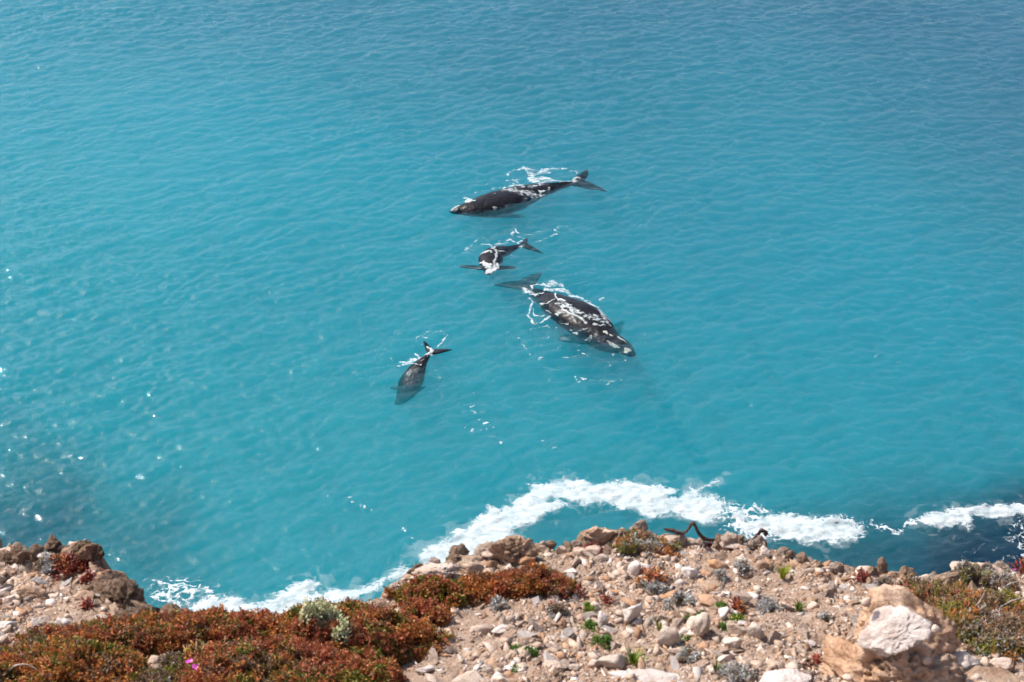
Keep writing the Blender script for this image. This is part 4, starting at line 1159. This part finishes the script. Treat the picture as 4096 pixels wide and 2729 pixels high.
def shrub(name, label, px, py, rx, ry, h, n, pals, weights, leaf=(0.0108, 0.0062), style="leaf", group=None, cat="shrub", per=7, stems=110, loose=0.10, stem_mat=None, lumpy=0.35, zone=True, erect=0.5):
    """low bush: sprigs of leaves over an uneven dome, bare twigs inside; rx, ry, h in metres"""
    p = ground_at(px, py)
    root = add_obj(name, None, loc=p, label=label, cat=cat, group=group)
    if zone: SHRUB_ZONES.append((p.x, p.y, rx, ry))
    seed = int(px * 3 + py)
    if h > 0.055 and style == "leaf": n = int(n * 1.3)
    nc = max(6, n // 26)
    cr = np.sqrt(RNG.uniform(0, 1, nc)) * (1.0 + 0.10 * RNG.normal(size=nc)); ct = RNG.uniform(0, 2 * np.pi, nc)
    ccx, ccy = cr * np.cos(ct), cr * np.sin(ct)
    csz = RNG.uniform(0.6, 1.5, nc) * 1.15 / math.sqrt(nc)
    ci = RNG.integers(0, nc, n)
    lr = np.sqrt(RNG.uniform(0, 1, n)); lt = RNG.uniform(0, 2 * np.pi, n)
    x = ccx[ci] + csz[ci] * lr * np.cos(lt); y = ccy[ci] + csz[ci] * lr * np.sin(lt)
    r = np.hypot(x, y)
    lum = fbm(x * 2.2 + seed, y * 2.2, oct=3, seed=seed)
    dome = np.sqrt(np.clip(1 - np.minimum(r, 1) ** 2.4, 0.02, 1)) * (1 + lumpy * lum)
    depth = RNG.uniform(0, 1, n) ** 2.2 * 0.7
    hz = np.clip(dome * (1 - depth), 0.04, 2) * h
    clump_h = csz[ci] * min(rx, ry) * (1.0 - lr ** 2) * 1.1 * RNG.uniform(0.5, 1.3, nc)[ci]
    hz = hz * 0.85 + clump_h + loose * h * RNG.normal(size=n) * 0.5 - 0.15 * h * RNG.uniform(0, 1, nc)[ci]
    gzv = ground_z(p.x + x * rx, p.y + y * ry)
    gzv = np.maximum(gzv, p.z - 0.30)
    P = np.stack([x * rx, y * ry, gzv - p.z + np.maximum(hz, 0.004)], 1)
    nd = np.stack([x / rx * 0.06 + 0.5 * lr * np.cos(lt), y / ry * 0.06 + 0.5 * lr * np.sin(lt), np.full(n, erect + 0.2)], 1) + RNG.normal(size=(n, 3)) * 0.28
    nd /= np.linalg.norm(nd, axis=1)[:, None]
    # colour patches grow in clumps, young tips first
    k = len(pals); sc = np.stack([fbm(ccx[ci] * 1.7 + 9 * i + seed, ccy[ci] * 1.7, oct=3, seed=seed + i * 5) * 0.9 + math.log(weights[i] + 1e-6) * 0.30 + RNG.normal(size=nc)[ci] * 0.22 + RNG.normal(size=n) * 0.2 for i in range(k)], 1)
    if k > 2: sc[:, 0] += 0.35 * (0.5 - lr)
    which = sc.argmax(1)
    base = np.zeros((n, 3))
    for i in range(k): base[which == i] = pick(pals[i], int((which == i).sum()))
    Vs, Fs, Cs, o = [], [], [], 0
    for j in range(per):
        t = j / max(1, per - 1)
        Dn = nd * (0.35 + 0.5 * t) + RNG.normal(size=(n, 3)) * 0.55
        Dn /= np.linalg.norm(Dn, axis=1)[:, None]
        R0 = P + nd * (t - 0.6) * leaf[0] * 2.2
        L = leaf[0] * RNG.uniform(0.65, 1.3, n); W = leaf[1] * RNG.uniform(0.7, 1.3, n)
        f_ = (leaf_batch if style == "leaf" else finger_batch)(R0, Dn, L, W, np.clip(base * RNG.uniform(0.8, 1.25, (n, 1)), 0, 1))
        Vs.append(f_[0]); Fs.append(f_[1] + o); Cs.append(f_[2]); o += len(f_[0])
    me = mesh_from("foliage", np.vstack(Vs), np.vstack(Fs), smooth=False)
    set_col(me, "tint", np.vstack(Cs))
    add_obj("foliage", me, LEAF if style == "leaf" else FLESH, root, kind="stuff")
    if stems:
        paths = []
        for i in RNG.integers(0, n, stems):
            e = P[i] + nd[i] * leaf[0]
            s0 = np.array([e[0] * 0.45, e[1] * 0.45, min(0, e[2]) - 0.01])
            m1 = (s0 + e) / 2 + RNG.normal(size=3) * 0.12 * h
            paths.append([s0, (s0 + m1) / 2 + RNG.normal(size=3) * 0.03 * h, m1, (m1 + e) / 2 + RNG.normal(size=3) * 0.04 * h, e])
        V, F = tubes(paths, 0.0022, 0.0009)
        add_obj("stems", mesh_from("stems", V, F), stem_mat or TWIG, root, kind="stuff")
    return root

M5 = 0.00082          # metres in a pixel about five metres away
# the mats of red and olive bush along the lower left
shrub("coastal_shrub", "wide olive and orange bush filling the bottom left corner", 230, 2730, 0.30, 0.20, 0.12, 5200, [OLIVE, ORANGE, RED, BROWN], [1.1, 1.3, .8, 1.0], group="red leaved coastal shrubs")
shrub("coastal_shrub", "red bush on the rim at the far left, behind the olive one", 420, 2590, 0.30, 0.12, 0.09, 4200, [RED, ORANGE, OLIVE, BROWN], [1.3, 1.1, .8, .7], group="red leaved coastal shrubs")
shrub("coastal_shrub", "red and orange bush on the rim under the left foam", 850, 2560, 0.26, 0.12, 0.10, 4600, [RED, ORANGE, OLIVE, BROWN], [1.3, 1.0, .9, .6], group="red leaved coastal shrubs")
shrub("coastal_shrub", "large deep red bush at the bottom, left of the bare soil", 1080, 2740, 0.33, 0.19, 0.14, 6200, [RED, ORANGE, OLIVE, BROWN], [1.6, 1.0, .6, .6], group="red leaved coastal shrubs")
shrub("coastal_shrub", "large rounded red and green bush just left of the bare soil", 1400, 2570, 0.28, 0.17, 0.15, 6200, [RED, ORANGE, OLIVE, BROWN], [1.4, 1.0, 1.0, .5], group="red leaved coastal shrubs")
shrub("coastal_shrub", "dark red bush at the bottom beside the white disc stone", 1440, 2740, 0.13, 0.14, 0.12, 2400, [RED, OLIVE, ORANGE], [1.3, 1.2, .7], group="red leaved coastal shrubs")
shrub("coastal_shrub", "small red lobe of bush reaching onto the bare soil", 1690, 2490, 0.085, 0.09, 0.085, 1500, [RED, ORANGE, OLIVE], [1.5, .9, .5], group="red leaved coastal shrubs")
shrub("coastal_shrub", "green footed red bush below the pale shelf rock", 1740, 2390, 0.13, 0.085, 0.075, 2400, [RED, OLIVE, ORANGE], [1.0, 1.1, .8], group="red leaved coastal shrubs")
shrub("coastal_shrub", "low orange red bush right of the pale shelf rock", 1930, 2370, 0.13, 0.075, 0.06, 2200, [RED, ORANGE, BROWN], [1.2, 1.2, .4], group="red leaved coastal shrubs")
shrub("coastal_shrub", "orange and straw bush under the honeycombed outcrop", 2130, 2345, 0.15, 0.10, 0.075, 2800, [ORANGE, RED, BROWN, OLIVE], [1.1, .9, .9, .6], group="red leaved coastal shrubs", stems=120)
shrub("lichen_bush", "pale sage green bush on top of the red bushes", 1290, 2590, 0.09, 0.05, 0.185, 1900, [PALE], [1], leaf=(0.010, 0.006), zone=False, stems=20, lumpy=0.7)
shrub("lichen_bush", "small pale sage sprig below the larger sage bush", 1380, 2620, 0.03, 0.02, 0.175, 160, [PALE], [1], leaf=(0.010, 0.006), zone=False, stems=8)
shrub("dry_undergrowth", "grey brown dry undergrowth between the bottom left bushes", 660, 2730, 0.17, 0.14, 0.06, 2200, [BROWN, GREY, OLIVE], [1.3, .6, .4], stems=160, leaf=(0.009, 0.005))
# the brown heath at the right
shrub("heath_shrub", "broad olive brown heath mat with pale dry twigs at the right", 3960, 2500, 0.24, 0.24, 0.055, 8000, [BROWN, OLIVE, ORANGE, GREY], [1.2, 1.3, .6, .3], leaf=(0.011, 0.0035), style="finger", stems=130, per=4, group="brown heath shrubs", erect=1.0)
shrub("heath_shrub", "heath patch behind the big boulder and left of the broad mat", 3760, 2420, 0.12, 0.14, 0.05, 2200, [OLIVE, BROWN, RED], [1.2, 1.0, .4], leaf=(0.011, 0.0035), style="finger", stems=40, per=4, group="brown heath shrubs", erect=1.0)
shrub("heath_shrub", "grey brown cushion on the far right ledge", 3905, 2330, 0.085, 0.06, 0.06, 1600, [BROWN, OLIVE, GREY], [1.4, .6, .5], leaf=(0.009, 0.003), style="finger", stems=80, per=4, group="brown heath shrubs", erect=1.0)
shrub("heath_shrub", "second smaller cushion right of the grey brown one", 4005, 2345, 0.06, 0.05, 0.045, 900, [BROWN, ORANGE, GREY], [1.4, .5, .4], leaf=(0.009, 0.003), style="finger", stems=50, per=4, group="brown heath shrubs", erect=1.0)
shrub("heath_shrub", "straw and green dry shrub between the tallest outcrop and the dead branch", 2580, 2195, 0.125, 0.09, 0.06, 2600, [BROWN, OLIVE, ORANGE, GREY], [1.3, .8, .6, .5], leaf=(0.010, 0.003), style="finger", stems=140, per=4, group="brown heath shrubs", erect=1.0)

GREYS = [(2711, 2420, 62, "grey bush behind the thin blade of stone"), (2960, 2275, 46, "grey bush right of the peach leaning block"), (2880, 2310, 34, "olive grey bush on top of the wide brown block"), (3065, 2432, 46, "low grey bush right of the red succulent"),
         (2755, 2640, 50, "grey bush below the large upright block"), (2940, 2705, 64, "grey bush at the bottom beside the white lumpy boulder"), (3010, 2195, 36, "small grey bush at the edge by the white upright stone"), (2620, 2362, 60, "silvery bush under the orange succulent patch"),
         (2226, 2453, 44, "small grey bush on bare soil in the middle"), (500, 2475, 62, "grey bush on the left ledge beside the notch"), (190, 2278, 60, "dark grey bush among red succulents on the left ledge"), (1990, 2425, 40, "dry grey tuft at the foot of the low orange bush"),
         (3300, 2475, 18, "tiny grey tuft on the gravel"), (3520, 2345, 34, "grey twiggy tuft near the edge dip"), (3590, 2560, 1, "")]
for x, y, rr, lab in GREYS:
    if lab: shrub("saltbush", lab, x, y, rr * M5 * .95, rr * M5 * .8, 0.016 + rr * 0.00022, int(rr * 6), [GREY, BROWN], [1.4, .5], leaf=(0.0085, 0.0045), per=5, stems=26, group="low grey saltbushes", lumpy=.5)
GREENS = [(2355, 2440, 34, GREEN + LIME, "green weed with yellow flowers by the small white chip"), (2362, 2507, 30, GREEN, "green weed between pale stones below the yellow flowered one"), (2412, 2568, 44, GREEN, "trailing green weed left of the large upright block"), (2128, 2614, 24, GREEN, "green weed at the bottom of the bare soil"),
          (2065, 2600, 15, GREEN, "tiny green weed left of another at the bottom"), (2778, 2480, 34, GREEN, "green weed around the thin blade of stone"), (2943, 2482, 26, GREEN + LIME, "yellow green weed above the slanting slab"), (2890, 2430, 22, GREEN, "green weed under the tilted peach slab"), (2900, 2515, 22, GREEN, "green weed left of the slanting slab"), (2735, 2560, 20, GREEN, "green weed at the right foot of the large upright block"), (2060, 2680, 14, GREEN, "green speck of weed by the long white stone")]
for x, y, rr, pal, lab in GREENS:
    shrub("green_weed", lab, x, y, rr * M5 * .9, rr * M5 * .6, 0.014, int(rr * 5), [pal], [1], leaf=(0.008, 0.005), per=4, stems=0, cat="weed", group="small green weeds")
# fleshy red succulents
REDS = [(270, 2285, 66, [MAROON, ORANGE], "wide mat of red succulent on the left ledge", 170), (380, 2325, 34, [MAROON], "red succulent at the inner corner of the left ledge", 60), (2587, 2318, 50, [ORANGE, RED], "upright orange succulent patch in the middle distance", 70), (2360, 2217, 36, [MAROON], "row of dark red succulent below the tallest outcrop", 50),
        (2266, 2210, 14, [MAROON], "single dark red succulent right of the honeycombed outcrop", 22), (2312, 2384, 22, [MAROON], "red succulent on bare soil right of the orange bush", 26), (2961, 2448, 28, [MAROON, ORANGE], "red succulent standing in the stony centre", 42), (3264, 2670, 46, [MAROON, BROWN], "reddish brown succulent at the left foot of the big boulder", 60),
        (3445, 2320, 26, [MAROON], "dark red succulent inland of the right edge", 36), (3617, 2353, 46, [MAROON, BROWN], "maroon succulent strip above the big boulder", 60), (2854, 2188, 28, [MAROON], "red succulent under the end of the dead branch", 30), (4080, 2245, 46, [MAROON, ORANGE], "red succulent on the far right edge with a magenta bud", 70), (2430, 2408, 18, [MAROON], "small red succulent among white chips", 18), (2225, 2440, 14, [MAROON, ORANGE], "red tip of succulent in the small grey bush", 14), (1920, 2400, 16, [ORANGE], "orange succulent tip under the low orange bush", 14), (345, 2430, 22, [MAROON], "small red succulent low on the left ledge", 24)]
for x, y, rr, pal, lab, cnt in REDS:
    shrub("succulent", lab, x, y, rr * M5, rr * M5 * .7, 0.012, cnt, pal, [1.2, .8][:len(pal)], leaf=(0.017, 0.006), per=4, stems=0, style="finger", cat="succulent", group="red fleshy succulents", zone=False, erect=1.2)
shrub("succulent", "green brown succulent with magenta flowers in the bottom left undergrowth", 840, 2690, 0.10, 0.07, 0.06, 130, [BROWN, OLIVE, ORANGE], [1, 1, .7], leaf=(0.026, 0.008), per=4, stems=0, style="finger", cat="succulent", zone=False, erect=1.2, group="red fleshy succulents")

def blades(name, label, px, py, n, length, pal, spread, cat="grass", width=0.004, zone=False):
    p = ground_at(px, py); root = add_obj(name, None, loc=p, label=label, cat=cat)
    V = []; F = []; C = []
    for i in range(n):
        a = random.uniform(0, 6.283); r = random.uniform(0, spread); d = Vector((math.cos(a), math.sin(a), 0)); L = length * random.uniform(.6, 1.15); lean = random.uniform(.1, .7)
        s = Vector((-d.y, d.x, 0)) * width * .5; b0 = d * r * .4
        o = len(V); col = pick(pal, 1)[0]
        for t, w in ((0, 1), (.5, .8), (1, .05)):
            c = b0 + d * lean * L * t * t + Vector((0, 0, L * t * (1 - .3 * lean * t)))
            V += [tuple(c + s * w), tuple(c - s * w)]; C += [col, col]
        F += [(o, o + 1, o + 3, o + 2), (o + 2, o + 3, o + 5, o + 4)]
    me = mesh_from("blades", np.array(V), F); set_col(me, "tint", np.array(C))
    add_obj("blades", me, LEAF, root, kind="stuff")
    return root
blades("grass_tuft", "bright green grass tuft right of the broad grey boulder", 2534, 2662, 60, 0.07, GREEN + LIME, 0.03)
blades("grass_tuft", "green grass wisps left of the large upright block", 2640, 2525, 24, 0.05, GREEN + LIME, 0.02)
blades("yellow_sprig", "upright yellow green sprig on the upper stony ground", 3130, 2310, 46, 0.055, LIME, 0.022, "weed", 0.006)
yt = blades("flowering_tuft", "green tuft with one yellow flower on the stony ground", 3195, 2440, 44, 0.035, GREEN, 0.03, "weed", 0.005)
blades("grass_tuft", "brown green grass wisps at the bottom above the white boulder", 2862, 2690, 26, 0.045, GREEN + BROWN, 0.02)

# flowers
PETAL = Nodes("petal")
_p = PETAL.n("ShaderNodeBsdfPrincipled", {"Base Color": (0.62, 0.05, 0.50, 1), "Roughness": 0.5}); PETAL.link(_p.outputs[0], PETAL.out.inputs["Surface"])
YELLOW = Nodes("yellow_petal")
_p = YELLOW.n("ShaderNodeBsdfPrincipled", {"Base Color": (0.75, 0.55, 0.03, 1), "Roughness": 0.5}); YELLOW.link(_p.outputs[0], YELLOW.out.inputs["Surface"])
def flower(label, px, py, lift, rad, mat, npet, tilt):
    p = ground_at(px, py)
    d = ray(px, py).normalized()
    p = p - d * lift
    root = add_obj("flower", None, loc=p, label=label, cat="flower"); root.rotation_euler = tilt
    V, F = [], []
    for i in range(npet):
        a = 2 * math.pi * i / npet + random.uniform(-.1, .1); L = rad * random.uniform(.85, 1.1)
        c, s = math.cos(a), math.sin(a); o = len(V)
        w = rad * 0.16
        for r_, k, z in ((.15, .5, 0), (.6, 1, .12), (1, .35, .2)):
            V += [(c * L * r_ - s * w * k, s * L * r_ + c * w * k, L * z), (c * L * r_ + s * w * k, s * L * r_ - c * w * k, L * z)]
        F += [(o, o + 1, o + 3, o + 2), (o + 2, o + 3, o + 5, o + 4)]
    add_obj("petals", mesh_from("petals", np.array(V), F), mat.mat, root)
    v, f_ = ICO[1]
    add_obj("flower_centre", mesh_from("flower_centre", v * rad * .22 + [0, 0, rad * .08], f_), YELLOW.mat, root)
flower("upper magenta flower in the bottom left undergrowth", 768, 2648, 0.22, 0.021, PETAL, 22, (-.5, -.2, 0))
flower("lower magenta flower in the bottom left undergrowth", 792, 2674, 0.22, 0.021, PETAL, 22, (-.3, .3, 0))
flower("tiny magenta flower on the far right edge", 4062, 2234, 0.02, 0.010, PETAL, 14, (.3, 0, 0))
flower("yellow flower on the green tuft of the stony ground", 3190, 2418, 0.02, 0.007, YELLOW, 8, (.4, 0, 0))
for x, y, lab in [(4070, 2400, "upper"), (4075, 2465, "lower"), (3940, 2505, "leftmost low"), (3860, 2365, "topmost small")]:
    flower(lab + " yellow leaf rosette in the right heath", x, y, 0.05, 0.02 if y > 2380 else 0.013, YELLOW, 6, (random.uniform(-.5, .5), random.uniform(-.5, .5), 0))

# the twisted dead branch on the edge
def c7(x, y): return 2600 + x * .4458, 2030 + y * .4458
def branch(name, label, pts, r0, r1, mat, cat, depth_px, sides=9, lifts=None):
    base = ground_at(*depth_px); dist = (base.y * CP - (base.z - CAM_Z) * SP)
    P = [np.array(Vector((0, 0, CAM_Z)) + ray(*q) * (dist + (lifts[i] if lifts else 0))) for i, q in enumerate(pts)]
    P = catmull([p - np.array(base) for p in P], 60)
    n = len(P); t = np.gradient(P, axis=0); t /= np.linalg.norm(t, axis=1)[:, None]
    s = np.cross(t, [0.1, 0.9, 0.4]); s /= np.linalg.norm(s, axis=1)[:, None]; q = np.cross(t, s)
    rings = []
    for i in range(n):
        u = i / (n - 1); rr = (r0 + (r1 - r0) * u) * (0.75 + 0.5 * math.sin(math.pi * u) ** 0.5) * (1 + .15 * math.sin(u * 23))
        rings.append(np.array([P[i] + (s[i] * math.cos(a) + q[i] * math.sin(a)) * rr * (1 + .22 * math.cos(3 * a + u * 9)) for a in np.linspace(0, 2 * math.pi, sides, endpoint=False)]))
    V, F = loft(rings)
    return V, F, base
V, F, b0 = branch("x", "", [c7(*q) for q in [(140, 205), (300, 225), (345, 195), (378, 142), (408, 165), (440, 232), (500, 280), (610, 288), (735, 248), (800, 290)]], 0.0045, 0.006, DEADWOOD, "branch", c7(450, 300), lifts=[.02, .0, -.03, -.06, -.05, -.03, -.01, 0, .02, .05])
root = add_obj("dead_branch", None, loc=b0, label="twisted dark dead branch lying along the cliff edge", cat="branch")
add_obj("main_limb", mesh_from("main_limb", V, F), DEADWOOD, root)
V2, F2, b2 = branch("x", "", [c7(*q) for q in [(860, 305), (930, 280), (970, 240), (998, 205), (1038, 222), (1035, 255)]], 0.004, 0.0075, DEADWOOD, "branch", c7(450, 300), lifts=[.05, .04, .02, .0, .02, .03])
add_obj("hooked_end", mesh_from("hooked_end", V2, F2), DEADWOOD, root)
V2, F2, b2 = branch("x", "", [c7(*q) for q in [(120, 190), (200, 200), (260, 225), (310, 230)]], 0.003, 0.007, DEADWOOD, "branch", c7(450, 300), lifts=[.0, 0, 0, 0])
add_obj("side_twig", mesh_from("side_twig", V2, F2), DEADWOOD, root)
# pale arching twigs over the right heath
def c8(x, y): return 3300 + x * .382, 2130 + y * .382
for i, (lab, pts) in enumerate([("pale bare twig rising highest over the right heath", [(1850, 620), (1860, 520), (1830, 450), (1790, 380)]), ("pale bare twig arching left over the right heath", [(1840, 710), (1740, 680), (1620, 670), (1500, 700)]), ("pale bare twig sweeping right across the heath", [(1860, 600), (1930, 540), (2010, 520), (2084, 530)]), ("pale bare twig lying low in the heath", [(1840, 780), (1950, 720), (2084, 680), (2120, 675)]), ("short pale twig bent in the heath middle", [(1540, 780), (1610, 740), (1660, 650), (1680, 600)])]):
    V, F, b0 = branch("x", "", [c8(*q) for q in pts], 0.0022, 0.0016, TWIG, "twig", c8(pts[0][0], pts[0][1] + 60), sides=5, lifts=[-.06] * 4)
    add_obj("dry_twig", mesh_from("dry_twig", V, F), TWIG, loc=b0, label=lab, cat="twig")
V, F, b0 = branch("x", "", [(20, 2700), (60, 2665), (110, 2660), (150, 2680)], 0.003, 0.002, TWIG, "twig", (80, 2720), sides=5, lifts=[-.14] * 4)
add_obj("dry_twig", mesh_from("dry_twig", V, F), TWIG, loc=b0, label="grey arched twig in the bottom left bush", cat="twig")

# ------------------------------------------------------------------ loose stones and gravel
def in_shrub(x, y, k=0.85):
    return any(((x - a) / (c * k)) ** 2 + ((y - b_) / (d * k)) ** 2 < 1 for a, b_, c, d in SHRUB_ZONES)
def stone_spots(n, seed):
    rng = np.random.default_rng(seed); xs = []; ys = []; tot = 0
    while tot < n:
        x = rng.uniform(-2.3, 2.3, 4 * n); y = rng.uniform(3.25, 5.1, 4 * n)
        ok = y < edge_y(x) - 0.012
        for a, b_, c, d in SHRUB_ZONES: ok &= ((x - a) / (c * .85)) ** 2 + ((y - b_) / (d * .85)) ** 2 > 1
        dens = 0.55 + 0.9 * fbm(x * 2.0, y * 2.0, oct=2, seed=77) + 0.35 * (x > 0.35) + 0.3 * (x < -1.1) - 0.55 * (x < -1.15) * sstep(4.1, 4.4, y) - 0.5 * sstep(-0.8, -0.7, x) * sstep(0.15, -0.1, x) * sstep(4.3, 4.1, y)
        ok &= rng.uniform(size=len(x)) < dens
        xs.append(x[ok]); ys.append(y[ok]); tot += ok.sum()
    return list(zip(np.concatenate(xs)[:n].tolist(), np.concatenate(ys)[:n].tolist()))
rng = np.random.default_rng(5)
cands = [(x, y, float(0.0064 + 0.032 * rng.uniform() ** 6.5)) for x, y in stone_spots(13000, 61)]
cands.sort(key=lambda c: -c[2])
for x, y, r in cands[:290]:
    g = ground_under(x, y)
    o = add_obj("stone", STONES[int(rng.integers(0, 12))], None, ground, loc=(x, y, g.z + r * 0.08))
    o.scale = (r * rng.uniform(.7, 1.6), r * rng.uniform(.6, 1.2), r * rng.uniform(.5, 1.1))
    o.rotation_euler = (rng.uniform(-.5, .5), rng.uniform(-.5, .5), rng.uniform(0, 6.28))

def scatter_join(spots, radii, sub, seed, name, mat, parent):
    rng = np.random.default_rng(seed); nv = 14
    shapes = [hull(400 + i, 9 if sub > 1 else 7, .75) for i in range(nv)]
    Vs, Fs, Cs = [], [], []; o = 0
    pal = np.array([(0.47, 0.345, 0.265), (0.54, 0.43, 0.36), (0.42, 0.27, 0.18), (0.43, 0.32, 0.245), (0.60, 0.52, 0.47), (0.38, 0.225, 0.14), (0.50, 0.385, 0.305)])
    gzs = ground_z(np.array([q[0] for q in spots]), np.array([q[1] for q in spots]))
    for (x, y), r, g in zip(spots, radii, gzs):
        s, f_ = shapes[rng.integers(0, nv)]; a = rng.uniform(0, 6.28); b_ = rng.uniform(-.6, .6); ca, sa, cb, sb = math.cos(a), math.sin(a), math.cos(b_), math.sin(b_)
        v = s * [r * rng.uniform(.7, 1.7), r * rng.uniform(.6, 1.2), r * rng.uniform(.45, 1.0)]
        v = np.stack([v[:, 0] * cb + v[:, 2] * sb, v[:, 1], -v[:, 0] * sb + v[:, 2] * cb], 1)
        v = np.stack([v[:, 0] * ca - v[:, 1] * sa, v[:, 0] * sa + v[:, 1] * ca, v[:, 2]], 1)
        Vs.append(v + [x, y, g + r * .05]); Fs.append(f_ + o); o += len(v)
        c = pal[rng.integers(0, len(pal))] * rng.uniform(.8, 1.15); Cs.append(np.repeat(c[None], len(v), 0))
    me = mesh_from(name, np.vstack(Vs), np.vstack(Fs), False); set_col(me, "tint", np.vstack(Cs))
    return add_obj(name, me, mat, parent, kind="stuff")
GRAVEL = Nodes("gravel")
_geo = GRAVEL.n("ShaderNodeNewGeometry").outputs["Position"]
_n = GRAVEL.noise(120, 4, .7, _geo)
_c = GRAVEL.mix(1.0, GRAVEL.n("ShaderNodeAttribute", attribute_name="tint").outputs["Color"], GRAVEL.ramp(_n, [(.3, (.7, .66, .62)), (.65, (1.1, 1.1, 1.1))]), 'MULTIPLY')
_p = GRAVEL.n("ShaderNodeBsdfPrincipled", {"Base Color": _c, "Roughness": 0.93, "Normal": GRAVEL.bump(_n, .6, .004), "Specular IOR Level": 0.2}); GRAVEL.link(_p.outputs[0], GRAVEL.out.inputs["Surface"])
rest = cands[290:]
scatter_join([(x, y) for x, y, r in rest], [r for x, y, r in rest], 2, 71, "small_stones", GRAVEL.mat, ground)
sp = stone_spots(42000, 62)
scatter_join(sp, list(0.0025 + 0.0055 * np.random.default_rng(8).uniform(size=len(sp)) ** 1.6), 1, 72, "gravel", GRAVEL.mat, ground)
